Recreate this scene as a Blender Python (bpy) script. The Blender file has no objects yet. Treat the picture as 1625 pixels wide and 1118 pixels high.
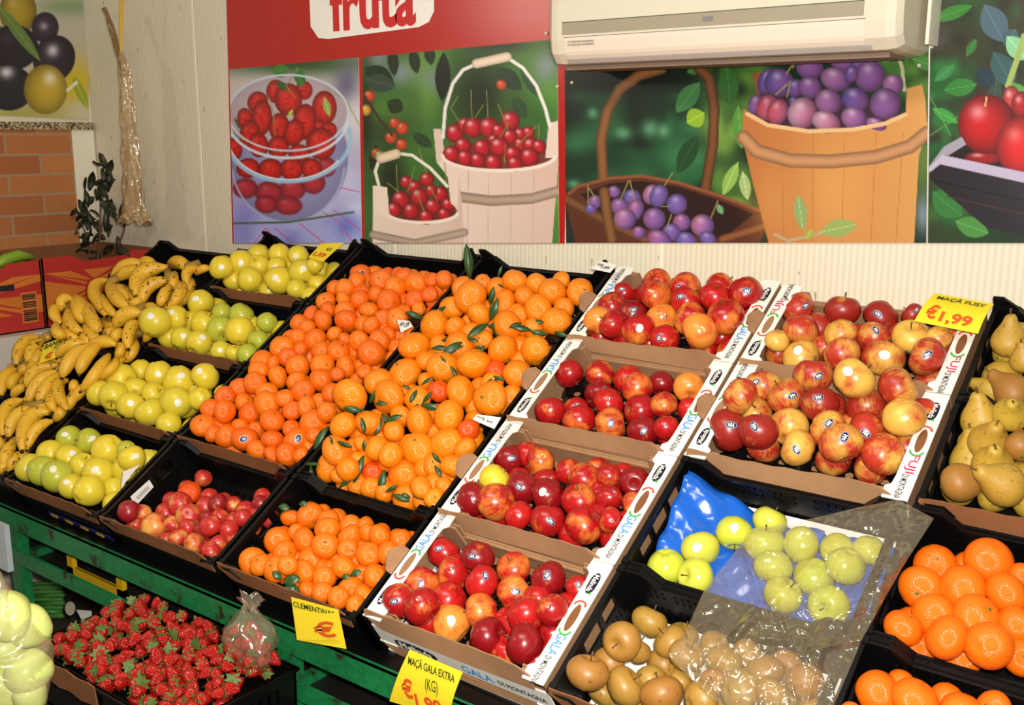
import bpy, math, random
import numpy as np
from mathutils import Matrix, Vector
random.seed(11)
rng = np.random.RandomState(7)
SC = bpy.context.scene
COL = SC.collection

# ------------------------------------------------------------------ camera
CX, CY, FPX = 812.5, 559.0, 1636.82
ZUP = 0.65                                  # height of the front crate rims above the floor
def cam_axes(yaw, pitch, roll):
    f = np.array([-math.sin(yaw)*math.cos(pitch), math.cos(yaw)*math.cos(pitch), math.sin(pitch)])
    r = np.array([math.cos(yaw), math.sin(yaw), 0.0]); u = np.cross(r, f)
    return r*math.cos(roll)+u*math.sin(roll), -r*math.sin(roll)+u*math.cos(roll), f
CR, CU, CF = cam_axes(0.64995648, -0.20903844, 0.0028941)
CAM = np.array([1.36988761, -1.32130969, 0.94372467+ZUP])
cam_data = bpy.data.cameras.new('camera'); cam = bpy.data.objects.new('camera', cam_data); COL.objects.link(cam)
cam_data.sensor_width = 36; cam_data.lens = FPX/1625*36; cam_data.clip_start = .05
cam.matrix_world = Matrix(((CR[0], CU[0], -CF[0], CAM[0]), (CR[1], CU[1], -CF[1], CAM[1]), (CR[2], CU[2], -CF[2], CAM[2]), (0, 0, 0, 1)))
SC.camera = cam

# ------------------------------------------------------------------ world, lights, exposure
w = bpy.data.worlds.new('room_light'); SC.world = w; w.use_nodes = True
w.node_tree.nodes['Background'].inputs[0].default_value = (1, .92, .80, 1)
w.node_tree.nodes['Background'].inputs[1].default_value = .18
def area(name, loc, target, size, power, col, sy=None):
    d = bpy.data.lights.new(name, 'AREA'); d.energy = power; d.color = col; d.size = size
    if sy: d.shape = 'RECTANGLE'; d.size_y = sy
    o = bpy.data.objects.new(name, d); COL.objects.link(o); o.location = loc
    o.rotation_euler = (Vector(target)-Vector(loc)).to_track_quat('-Z', 'Y').to_euler(); return o
area('flash_light', (CAM[0]+.02, CAM[1]+.05, CAM[2]+.07), (-.5, .5, .9), .07, 64, (1, .965, .91))
area('ceiling_tube', (.2, -.9, 2.75), (-.1, .5, .9), 1.6, 24, (1, .93, .80), .25)
area('ceiling_tube', (-2.38, -1.80, 2.33), (-.32, 1.02, 1.92), .55, 9, (1, .93, .78), .16)
SC.view_settings.view_transform = 'Standard'; SC.view_settings.look = 'None'
SC.view_settings.exposure = 0.04; SC.view_settings.gamma = 1; SC.view_settings.use_curve_mapping = False
SC.cycles.max_bounces = 8; SC.cycles.transparent_max_bounces = 16

# ------------------------------------------------------------------ places: the tilted stand, the walls
TH = 0.56868319
XA = np.array([1., 0, 0]); DA = np.array([0, math.cos(TH), math.sin(TH)]); NA = np.array([0, -math.sin(TH), math.cos(TH)])
ORG = np.array([0, 0, ZUP])
STAND = Matrix(((1, 0, 0, 0), (0, DA[1], NA[1], 0), (0, DA[2], NA[2], ZUP), (0, 0, 0, 1)))
WALL_Y, SIDE_X = 1.02, -2.52
def sp(a, b, h): return ORG + XA*a + DA*b + NA*h
def ray(x, y): return CF + CR*(x-CX)/FPX - CU*(y-CY)/FPX
def on_wall(x, y, Y=WALL_Y):
    d = ray(x, y); return CAM + d*(Y-CAM[1])/d[1]
def on_side(x, y, X=SIDE_X):
    d = ray(x, y); return CAM + d*(X-CAM[0])/d[0]
def on_level(x, y, z):
    d = ray(x, y); return CAM + d*(z-CAM[2])/d[2]
def on_stand(x, y, h=0.0):
    d = ray(x, y); return CAM + d*((h-(CAM-ORG)@NA)/(d@NA))
def ab(x, y, h=0.0):
    q = on_stand(x, y, h)-ORG; return q[0], q@DA

# ------------------------------------------------------------------ mesh helpers
class MB:
    def __init__(s): s.v = []; s.f = []; s.m = []
    def add(s, vs, fs, m=0):
        o = len(s.v); s.v += [tuple(map(float, q)) for q in vs]; s.f += [tuple(i+o for i in f) for f in fs]; s.m += [m]*len(fs); return s
    def hexa(s, p, m=0):     # 8 points: bottom 4 ccw, top 4
        return s.add(p, [(3, 2, 1, 0), (4, 5, 6, 7), (0, 1, 5, 4), (1, 2, 6, 5), (2, 3, 7, 6), (3, 0, 4, 7)], m)
    def box(s, x0, y0, z0, x1, y1, z1, m=0):
        return s.hexa([(x0, y0, z0), (x1, y0, z0), (x1, y1, z0), (x0, y1, z0), (x0, y0, z1), (x1, y0, z1), (x1, y1, z1), (x0, y1, z1)], m)
    def prism(s, pts, ext, m=0):     # planar 3D outline pushed along ext
        n = len(pts); e = np.array(ext); a = [np.array(q) for q in pts]; b = [q+e for q in a]
        s.add(a+b, [tuple(range(n))[::-1], tuple(range(n, 2*n))]+[(i, (i+1) % n, n+(i+1) % n, n+i) for i in range(n)], m); return s
    def panel(s, o, ux, uy, n, w, h, holes, m=0):
        o, ux, uy, n = map(np.array, (o, ux, uy, n))
        xs = sorted({0.0, w, *[q for r in holes for q in (r[0], r[2])]}); ys = sorted({0.0, h, *[q for r in holes for q in (r[1], r[3])]})
        nx, ny = len(xs)-1, len(ys)-1
        full = np.ones((nx, ny), bool)
        for i in range(nx):
            for j in range(ny):
                cx, cy = (xs[i]+xs[i+1])/2, (ys[j]+ys[j+1])/2
                for r in holes:
                    if r[0] < cx < r[2] and r[1] < cy < r[3]: full[i, j] = False
        vs = [o+ux*x+uy*y+n*k for k in (0, 1) for x in xs for y in ys]
        I = lambda i, j, k: k*(nx+1)*(ny+1)+i*(ny+1)+j
        fs = []
        for i in range(nx):
            for j in range(ny):
                if not full[i, j]: continue
                fs.append((I(i, j, 0), I(i, j+1, 0), I(i+1, j+1, 0), I(i+1, j, 0))); fs.append((I(i, j, 1), I(i+1, j, 1), I(i+1, j+1, 1), I(i, j+1, 1)))
                for di, dj, e in ((-1, 0, ((i, j), (i, j+1))), (1, 0, ((i+1, j+1), (i+1, j))), (0, -1, ((i+1, j), (i, j))), (0, 1, ((i, j+1), (i+1, j+1)))):
                    a, b = i+di, j+dj
                    if 0 <= a < nx and 0 <= b < ny and full[a, b]: continue
                    (p, q), (r, t) = e; fs.append((I(p, q, 0), I(p, q, 1), I(r, t, 1), I(r, t, 0)))
        return s.add(vs, fs, m)
    def tube(s, pts, rad, n=8, m=0, cap=True):
        pts = [np.array(q, float) for q in pts]
        if not hasattr(rad, '__len__'): rad = [rad]*len(pts)
        up = np.array([.31, .52, .79]); rings = []
        for i, q in enumerate(pts):
            t = pts[min(i+1, len(pts)-1)]-pts[max(i-1, 0)]; t = t/(np.linalg.norm(t)+1e-12)
            e1 = np.cross(t, up); e1 /= np.linalg.norm(e1)+1e-12; e2 = np.cross(t, e1); up = np.cross(e1, t)
            rings += [q+rad[i]*(math.cos(2*math.pi*k/n)*e1+math.sin(2*math.pi*k/n)*e2) for k in range(n)]
        fs = [(i*n+k, i*n+(k+1) % n, (i+1)*n+(k+1) % n, (i+1)*n+k) for i in range(len(pts)-1) for k in range(n)]
        if cap: fs += [tuple(range(n))[::-1], tuple(range((len(pts)-1)*n, len(pts)*n))]
        return s.add(rings, fs, m)
    def grid(s, fn, nu, nv, m=0):
        vs = [fn(i/nu, j/nv) for i in range(nu+1) for j in range(nv+1)]
        return s.add(vs, [(i*(nv+1)+j, (i+1)*(nv+1)+j, (i+1)*(nv+1)+j+1, i*(nv+1)+j+1) for i in range(nu) for j in range(nv)], m)
    def sheet(s, fn, nu, nv, th, m=0):      # grid with thickness th along its own normals
        P = np.array([[fn(i/nu, j/nv) for j in range(nv+1)] for i in range(nu+1)], float)
        du = np.gradient(P, axis=0); dv = np.gradient(P, axis=1); n = np.cross(du, dv); n /= np.linalg.norm(n, axis=2, keepdims=True)+1e-12
        Q = P-n*th; K = (nu+1)*(nv+1); I = lambda i, j, k: k*K+i*(nv+1)+j
        fs = []
        for i in range(nu):
            for j in range(nv): fs += [(I(i, j, 0), I(i+1, j, 0), I(i+1, j+1, 0), I(i, j+1, 0)), (I(i, j, 1), I(i, j+1, 1), I(i+1, j+1, 1), I(i+1, j, 1))]
        for i in range(nu): fs += [(I(i, 0, 0), I(i, 0, 1), I(i+1, 0, 1), I(i+1, 0, 0)), (I(i, nv, 0), I(i+1, nv, 0), I(i+1, nv, 1), I(i, nv, 1))]
        for j in range(nv): fs += [(I(0, j, 0), I(0, j+1, 0), I(0, j+1, 1), I(0, j, 1)), (I(nu, j, 0), I(nu, j, 1), I(nu, j+1, 1), I(nu, j+1, 0))]
        return s.add(list(P.reshape(-1, 3))+list(Q.reshape(-1, 3)), fs, m)
    def mesh(s, name, mats, smooth=False):
        me = bpy.data.meshes.new(name); me.from_pydata(s.v, [], s.f)
        for q in (mats if isinstance(mats, (list, tuple)) else [mats]): me.materials.append(q)
        me.polygons.foreach_set('material_index', s.m)
        if smooth: me.polygons.foreach_set('use_smooth', [True]*len(s.f))
        me.update(); return me
    def build(s, name, mats, parent=None, smooth=False, mw=None):
        return link(name, s.mesh(name, mats, smooth), parent, mw)
def link(name, me, parent=None, mw=None):
    o = bpy.data.objects.new(name, me); COL.objects.link(o)
    if parent is not None: o.parent = parent
    if mw is not None: o.matrix_basis = mw
    return o
def tag(o, label, cat, group=None, kind=None):
    o['label'] = label; o['category'] = cat
    if group: o['group'] = group
    if kind: o['kind'] = kind
    return o
def empty(name, label, cat, mw=None, group=None):
    o = bpy.data.objects.new(name, None); COL.objects.link(o); o.empty_display_size = .05
    if mw is not None: o.matrix_basis = mw
    return tag(o, label, cat, group)
def struct(o):
    o['kind'] = 'structure'; return o
def T(x, y, z): return Matrix.Translation((x, y, z))
def basis(o, x, y, z):     # matrix from origin and three axes
    return Matrix(((x[0], y[0], z[0], o[0]), (x[1], y[1], z[1], o[1]), (x[2], y[2], z[2], o[2]), (0, 0, 0, 1)))

# ------------------------------------------------------------------ materials
def lin(c):
    return tuple(((q/255)/12.92 if q/255 <= .04045 else ((q/255+.055)/1.055)**2.4) for q in c)
class NT:
    def __init__(s, name):
        s.mat = bpy.data.materials.new(name); s.mat.use_nodes = True; s.t = s.mat.node_tree; s.b = s.t.nodes['Principled BSDF']; s.o = s.t.nodes['Material Output']
    def n(s, typ, **kw):
        q = s.t.nodes.new('ShaderNode'+typ)
        for k, v in kw.items(): setattr(q, k, v)
        return q
    def l(s, a, b): s.t.links.new(a, b)
    def tc(s, which='Object', scale=None):
        q = s.n('TexCoord').outputs[which]
        if scale:
            m = s.n('Mapping'); m.inputs['Scale'].default_value = scale; s.l(q, m.inputs[0]); q = m.outputs[0]
        return q
    def noise(s, scale, co=None, detail=3, w=None, rough=.5):
        q = s.n('TexNoise'); q.inputs['Scale'].default_value = scale; q.inputs['Detail'].default_value = detail; q.inputs['Roughness'].default_value = rough
        if w is not None: q.noise_dimensions = '4D'; s.l(w, q.inputs['W'])
        if co is not None: s.l(co, q.inputs['Vector'])
        return q.outputs['Fac']
    def ramp(s, fac, stops):
        q = s.n('ValToRGB'); e = q.color_ramp.elements
        while len(e) < len(stops): e.new(.5)
        for el, (p, c) in zip(e, stops): el.position = p; el.color = (*c, 1) if len(c) == 3 else c
        s.l(fac, q.inputs[0]); return q.outputs[0]
    def mix(s, fac, a, b, mode='MIX'):
        q = s.n('Mix', data_type='RGBA', blend_type=mode)
        for i, v in ((0, fac), (6, a), (7, b)):
            if hasattr(v, 'links'): s.l(v, q.inputs[i])
            elif i == 0: q.inputs[0].default_value = v
            else: q.inputs[i].default_value = (*v, 1)
        return q.outputs[2]
    def math(s, op, a, b=0.0, c=None):
        q = s.n('Math', operation=op)
        for i, v in enumerate((a, b) if c is None else (a, b, c)):
            if hasattr(v, 'links'): s.l(v, q.inputs[i])
            else: q.inputs[i].default_value = v
        return q.outputs[0]
    def bump(s, h, strength=.3, dist=.01):
        q = s.n('Bump'); q.inputs['Strength'].default_value = strength; q.inputs['Distance'].default_value = dist
        s.l(h, q.inputs['Height']); s.l(q.outputs[0], s.b.inputs['Normal'])
    def done(s, col=None, rough=.5, spec=.5, **kw):
        if col is not None:
            if hasattr(col, 'links'): s.l(col, s.b.inputs['Base Color'])
            else: s.b.inputs['Base Color'].default_value = (*col, 1)
        s.b.inputs['Roughness'].default_value = rough; s.b.inputs['Specular IOR Level'].default_value = spec
        for k, v in kw.items(): s.b.inputs[k].default_value = v
        return s.mat
def plain(name, rgb, rough=.5, var=.12, scale=30, spec=.5, bump=0, **kw):
    t = NT(name); c = lin(rgb); nz = t.noise(scale, t.tc())
    col = t.mix(nz, tuple(q*(1-var) for q in c), tuple(min(1, q*(1+var)) for q in c))
    if bump: t.bump(nz, bump, .004)
    return t.done(col, rough, spec, **kw)
M = {}
M['black'] = plain('black_plastic', (9, 8, 8), .36, .3, 60, .35)
M['black2'] = plain('dusty_black_plastic', (30, 27, 25), .42, .5, 40, .5, .15)
M['card'] = plain('brown_cardboard', (158, 118, 84), .85, .16, 22, .2, .1)
M['card_d'] = plain('dark_brown_cardboard', (128, 82, 50), .85, .2, 22, .2, .1)
M['white_card'] = plain('white_printed_card', (238, 233, 222), .55, .04, 20, .3)
M['blue_ink'] = plain('blue_ink', (72, 146, 212), .6, .05)
M['pink_ink'] = plain('pink_ink', (206, 52, 92), .6, .05)
M['ink'] = plain('black_ink', (22, 22, 30), .6, .05)
M['navy'] = plain('navy_ink', (24, 24, 48), .4, .05)
M['green_ink'] = plain('green_ink', (60, 170, 60), .6, .1)
M['red_ink'] = plain('red_ink', (222, 70, 44), .6, .1)
M['dkgreen_ink'] = plain('dark_green_ink', (40, 72, 22), .6, .1)
M['orange_ink'] = plain('orange_red_ink', (214, 84, 22), .6, .15)
M['yellow_card'] = plain('yellow_price_card', (242, 214, 44), .5, .05, 12, .4)
M['tag_white'] = plain('white_paper', (236, 232, 224), .6, .03)
M['blue_plastic'] = plain('blue_tray_plastic', (24, 92, 190), .2, .25, 14, .8, .5)
M['tray_black'] = plain('black_tray_plastic', (14, 12, 14), .16, .3, 20, .8, .3)
M['wood_green'] = None
def green_paint():
    t = NT('worn_green_paint'); co = t.tc(); nz = t.noise(14, co, 5, rough=.65); n2 = t.noise(70, co, 2)
    base = t.mix(n2, lin((8, 84, 42)), lin((30, 132, 72)))
    col = t.mix(t.ramp(nz, [(.56, (0, 0, 0)), (.64, (1, 1, 1))]), base, lin((44, 36, 26)))
    t.bump(nz, .25, .004); return t.done(col, .45, .5)
M['green'] = green_paint()
def wall_mat():
    t = NT('ribbed_white_panel'); co = t.tc(); s = t.n('SeparateXYZ'); t.l(co, s.inputs[0])
    v = t.math('SINE', t.math('MULTIPLY', s.outputs[0], 2*math.pi/.0145)); k = t.math('MULTIPLY_ADD', v, .5, .5)
    n1 = t.noise(3.2, co, 4)
    m = t.n('Mapping'); m.inputs['Scale'].default_value = (60, 60, 16); t.l(co, m.inputs[0]); n2 = t.noise(1, m.outputs[0], 2)
    col = t.mix(k, lin((212, 202, 178)), lin((226, 217, 194)))
    col = t.mix(t.math('MULTIPLY', n1, .35), col, lin((205, 190, 158)))
    col = t.mix(t.ramp(n2, [(.70, (0, 0, 0)), (.76, (1, 1, 1))]), col, lin((150, 132, 104)))
    t.bump(k, .25, .002); return t.done(col, .45, .4)
M['wall'] = wall_mat()
M['seam'] = plain('white_joint_strip', (238, 230, 206), .4, .03)
def brick_mat():
    t = NT('orange_brick'); co = t.tc(); s = t.n('SeparateXYZ'); t.l(co, s.inputs[0]); c = t.n('CombineXYZ'); t.l(s.outputs[1], c.inputs[0]); t.l(s.outputs[2], c.inputs[1])
    b = t.n('TexBrick'); b.inputs['Scale'].default_value = 1; b.inputs['Brick Width'].default_value = .262; b.inputs['Row Height'].default_value = .0755; b.inputs['Mortar Size'].default_value = .0045
    b.inputs['Color1'].default_value = (*lin((196, 128, 70)), 1); b.inputs['Color2'].default_value = (*lin((170, 98, 56)), 1); b.inputs['Mortar'].default_value = (*lin((170, 146, 118)), 1)
    t.l(c.outputs[0], b.inputs['Vector']); nz = t.noise(40, co, 4)
    col = t.mix(t.math('MULTIPLY', nz, .5), b.outputs[0], lin((150, 96, 56)))
    t.bump(nz, .2, .003); return t.done(col, .7, .3)
M['brick'] = brick_mat()
def granite():
    t = NT('speckled_granite'); v = t.n('TexVoronoi'); v.inputs['Scale'].default_value = 160; t.l(t.tc(), v.inputs['Vector'])
    s = t.n('SeparateColor'); t.l(v.outputs['Color'], s.inputs[0])
    return t.done(t.ramp(s.outputs[0], [(.2, lin((60, 50, 36))), (.5, lin((150, 130, 96))), (.9, lin((200, 180, 140)))]), .3, .5)
M['granite'] = granite()
M['floor'] = plain('dark_floor', (52, 44, 38), .5, .4, 8)
M['cream'] = plain('cream_metal', (204, 194, 172), .45, .04)

def objinfo(t):
    q = t.n('ObjectInfo'); s = t.n('SeparateColor'); t.l(q.outputs['Color'], s.inputs[0]); return t.math('MULTIPLY', q.outputs['Random'], 37.0), s.outputs
# apples: color.r = how much red, color.g = how dark the red is
def apple_mat(name, ybase, ybase2, red, dark, streak=.35, rough=.28):
    t = NT(name); co = t.tc(); w_, oc = objinfo(t)
    lo = t.noise(.9, co, 2, w_); m = t.n('Mapping'); m.inputs['Scale'].default_value = (9, 9, .8); t.l(co, m.inputs[0]); st = t.noise(1, m.outputs[0], 4, w_, .6)
    f = t.math('ADD', t.math('MULTIPLY', t.math('SUBTRACT', lo, .5), 1.9), oc[0]); f = t.math('ADD', f, t.math('MULTIPLY', t.math('SUBTRACT', st, .5), streak*2.6))
    base = t.mix(t.noise(1.5, co, 2, w_), ybase, ybase2)
    rd = t.mix(oc[1], red, dark); rd = t.mix(t.ramp(st, [(.45, (0, 0, 0)), (.7, (1, 1, 1))]), rd, t.mix(.5, rd, dark))
    col = t.mix(t.ramp(f, [(.22, (0, 0, 0)), (.72, (1, 1, 1))]), base, rd)
    sp_ = t.n('TexVoronoi'); sp_.inputs['Scale'].default_value = 9; t.l(co, sp_.inputs['Vector'])
    col = t.mix(t.ramp(sp_.outputs['Distance'], [(.03, (1, 1, 1)), (.09, (0, 0, 0))]), col, t.mix(.55, col, ybase))
    return t.done(col, rough, .6)
M['gala'] = apple_mat('gala_skin', lin((238, 160, 62)), lin((230, 120, 46)), lin((198, 28, 24)), lin((122, 12, 20)), .26)
M['fuji'] = apple_mat('fuji_skin', lin((226, 190, 80)), lin((214, 150, 64)), lin((196, 58, 34)), lin((134, 24, 22)), .3, .36)
M['nectarine'] = apple_mat('nectarine_skin', lin((242, 190, 84)), lin((236, 150, 74)), lin((208, 52, 42)), lin((132, 18, 26)), .12, .34)
def round_mat(name, c1, c2, c3, rough=.35, pore=0, spots=None, spec=.5, spotlo=.66):
    t = NT(name); co = t.tc(); w_, oc = objinfo(t)
    a = t.noise(1.1, co, 2, w_); b = t.noise(5, co, 4, w_)
    col = t.mix(a, c1, c2); col = t.mix(oc[0], col, c3)
    if spots is not None: col = t.mix(t.ramp(b, [(spotlo, (0, 0, 0)), (spotlo+.08, (1, 1, 1))]), col, spots)
    if pore:
        v = t.n('TexVoronoi'); v.inputs['Scale'].default_value = pore; t.l(co, v.inputs['Vector']); t.bump(v.outputs['Distance'], .28, .05)
    return t.done(col, rough, spec)
M['golden'] = round_mat('golden_apple_skin', lin((238, 208, 56)), lin((226, 194, 48)), lin((176, 182, 56)), .32, spots=lin((214, 180, 70)), spotlo=.72)
M['greenapple'] = round_mat('green_apple_skin', lin((198, 202, 62)), lin((182, 192, 54)), lin((212, 200, 84)), .25)
M['russet'] = round_mat('russet_apple_skin', lin((176, 122, 52)), lin((148, 98, 44)), lin((166, 130, 52)), .42, spots=lin((134, 84, 40)), spotlo=.62)
M['citrus'] = round_mat('clementine_peel', lin((252, 138, 16)), lin((246, 110, 10)), lin((238, 80, 12)), .26, 13, lin((222, 104, 22)), .6, .70)
M['mandarin'] = round_mat('mandarin_peel', lin((250, 148, 14)), lin((246, 128, 10)), lin((236, 84, 14)), .28, 12, None, .6)
M['orangepeel'] = round_mat('orange_peel', lin((250, 114, 10)), lin((244, 98, 8)), lin((232, 124, 22)), .28, 18)
M['pear'] = round_mat('pear_skin', lin((204, 172, 58)), lin((178, 146, 46)), lin((150, 98, 42)), .5, spots=lin((150, 104, 44)), spotlo=.58)
M['stem'] = plain('woody_stem', (92, 66, 34), .7, .3, 8)
M['calyx'] = plain('green_calyx', (70, 92, 34), .7, .3, 8)
M['leaf'] = plain('citrus_leaf', (38, 72, 24), .4, .35, 10)
M['sticker_w'] = plain('white_sticker', (230, 224, 208), .35, .02)
M['sticker_b'] = plain('sticker_blue_edge', (128, 156, 206), .35, .05)
M['sticker_n'] = plain('sticker_navy', (20, 18, 46), .35, .1)
def banana_mat():
    t = NT('banana_peel'); co = t.tc(); w_, oc = objinfo(t)
    col = t.mix(t.noise(18, co, 3, w_), lin((232, 184, 48)), lin((206, 150, 36)))
    m = t.n('Mapping'); m.inputs['Scale'].default_value = (90, 90, 90); t.l(co, m.inputs[0]); n2 = t.noise(1, m.outputs[0], 3, w_, .6)
    th = t.ramp(t.math('ADD', n2, t.math('MULTIPLY', oc[0], .07)), [(.645, (0, 0, 0)), (.69, (1, 1, 1))])
    return t.done(t.mix(th, col, lin((84, 48, 18))), .42, .4)
M['banana'] = banana_mat()
M['banana_tip'] = plain('banana_tip', (52, 34, 18), .7, .3, 60)
M['banana_stalk'] = plain('banana_stalk', (150, 118, 38), .6, .3, 30)
M['greenbanana'] = plain('green_banana_peel', (124, 158, 36), .45, .3, 16)
def straw_mat():
    t = NT('strawberry_skin'); co = t.tc(); w_, oc = objinfo(t); v = t.n('TexVoronoi'); v.inputs['Scale'].default_value = 6.5; t.l(co, v.inputs['Vector'])
    col = t.mix(t.noise(1.2, co, 2, w_), lin((206, 34, 18)), lin((142, 10, 12)))
    col = t.mix(t.ramp(v.outputs['Distance'], [(.06, (1, 1, 1)), (.13, (0, 0, 0))]), col, lin((226, 150, 60)))
    t.bump(v.outputs['Distance'], .4, .06); return t.done(col, .25, .6)
M['strawberry'] = straw_mat()
M['berryleaf'] = plain('strawberry_leaf', (86, 116, 50), .6, .3, 8)
def film(name, tint, amount, rough=.12, bumpscale=22, gl=.10):
    t = NT(name); tr = t.n('BsdfTransparent'); tr.inputs[0].default_value = (1, 1, 1, 1); co = t.tc()
    nz = t.noise(bumpscale*1.3, co, 2); vo = t.n('TexVoronoi', feature='SMOOTH_F1'); vo.inputs['Scale'].default_value = bumpscale
    wv = t.n('Vector' + 'Math', operation='ADD'); m = t.n('TexNoise'); m.inputs['Scale'].default_value = bumpscale*.6; t.l(co, m.inputs['Vector']); sc = t.n('VectorMath', operation='SCALE'); sc.inputs['Scale'].default_value = .06
    t.l(m.outputs['Color'], sc.inputs[0]); t.l(co, wv.inputs[0]); t.l(sc.outputs[0], wv.inputs[1]); t.l(wv.outputs[0], vo.inputs['Vector'])
    b = t.n('Bump'); b.inputs['Strength'].default_value = .9; b.inputs['Distance'].default_value = .012; t.l(t.math('ADD', vo.outputs['Distance'], t.math('MULTIPLY', nz, .35)), b.inputs['Height'])
    df = t.n('BsdfDiffuse'); df.inputs[0].default_value = (*tint, 1); g = t.n('BsdfGlossy'); g.inputs['Roughness'].default_value = rough; g.inputs[0].default_value = (1, .96, .88, 1); t.l(b.outputs[0], g.inputs['Normal'])
    m1 = t.n('MixShader'); m1.inputs[0].default_value = amount; t.l(tr.outputs[0], m1.inputs[1]); t.l(df.outputs[0], m1.inputs[2])
    fr = t.n('LayerWeight'); fr.inputs[0].default_value = .5; f = t.math('MULTIPLY_ADD', t.math('POWER', fr.outputs['Facing'], 4.0), .4, gl)
    mx = t.n('MixShader'); t.l(f, mx.inputs[0]); t.l(m1.outputs[0], mx.inputs[1]); t.l(g.outputs[0], mx.inputs[2]); t.l(mx.outputs[0], t.o.inputs[0]); t.t.nodes.remove(t.b); return t.mat
M['film'] = film('clear_bag_film', lin((190, 174, 140)), .17, .13, 20, .13)
M['film_tan'] = film('tan_bag_film', lin((196, 166, 116)), .5, .16, 26, .14)
M['film_veg'] = film('vegetable_bag_film', lin((206, 192, 150)), .2, .15, 20, .1)
def printed():
    t = NT('printed_board'); a = t.n('Attribute', attribute_name='print'); return t.done(a.outputs['Color'], .32, .5)
M['print'] = printed()

# ------------------------------------------------------------------ lettering
_tc = {}
def text_mesh(s, bold=0.0):
    k = (s, bold)
    if k not in _tc:
        c = bpy.data.curves.new('lettering', 'FONT'); c.body = s; c.size = 1; c.offset = bold; c.align_x = 'CENTER'; c.align_y = 'CENTER'; c.resolution_u = 3; c.extrude = .004
        o = bpy.data.objects.new('lettering', c); COL.objects.link(o); bpy.context.view_layer.update()
        me = bpy.data.meshes.new_from_object(o.evaluated_get(bpy.context.evaluated_depsgraph_get())); bpy.data.objects.remove(o)
        xs = [v.co.x for v in me.vertices]; ys = [v.co.y for v in me.vertices]; _tc[k] = (me, min(xs), max(xs), min(ys), max(ys))
    return _tc[k]
def text(s, mat, parent, origin, right, up, width, height, bold=0.0, name='lettering'):
    me, x0, x1, y0, y1 = text_mesh(s, bold); me = me.copy(); me.materials.clear(); me.materials.append(mat)
    sx, sy = width/(x1-x0), height/(y1-y0); r = Vector(right).normalized(); u = Vector(up).normalized(); n = r.cross(u)
    c = Vector(origin)-r*sx*(x0+x1)/2-u*sy*(y0+y1)/2
    return link(name, me, parent, basis(c, r*sx, u*sy, n*.05))

# ------------------------------------------------------------------ the room
mb = MB(); mb.box(SIDE_X-.12, WALL_Y, 0, 2.6, WALL_Y+.1, 2.9); wall_back = struct(mb.build('wall_back', M['wall']))
mb = MB(); mb.box(SIDE_X-.12, -3.2, 0, SIDE_X, WALL_Y, 2.9); struct(mb.build('wall_left', M['wall']))
mb = MB(); mb.box(SIDE_X-.12, -3.2, -.05, 2.6, WALL_Y, 0); struct(mb.build('floor', M['floor']))
for i, x in enumerate((-1.826, -.87, .073, 1.03)):
    mb = MB(); mb.box(x-.003, WALL_Y-.0015, .3, x+.003, WALL_Y, 2.9); struct(mb.build('trim_%d' % (i+1), M['seam']))
ye = on_side(131, 300)[1]; z0b = on_side(60, 197)[2]
mb = MB(); mb.box(SIDE_X, -.3, .6, SIDE_X+.012, ye-.035, z0b-.02); struct(mb.build('wall_brick', M['brick']))
mb = MB(); mb.box(SIDE_X, ye-.035, .6, SIDE_X+.016, WALL_Y-.005, z0b-.02); struct(mb.build('trim_5', M['seam']))
mb = MB(); mb.box(SIDE_X, -.3, z0b-.02, SIDE_X+.03, WALL_Y-.012, z0b+.008); struct(mb.build('trim_6', M['granite']))

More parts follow.
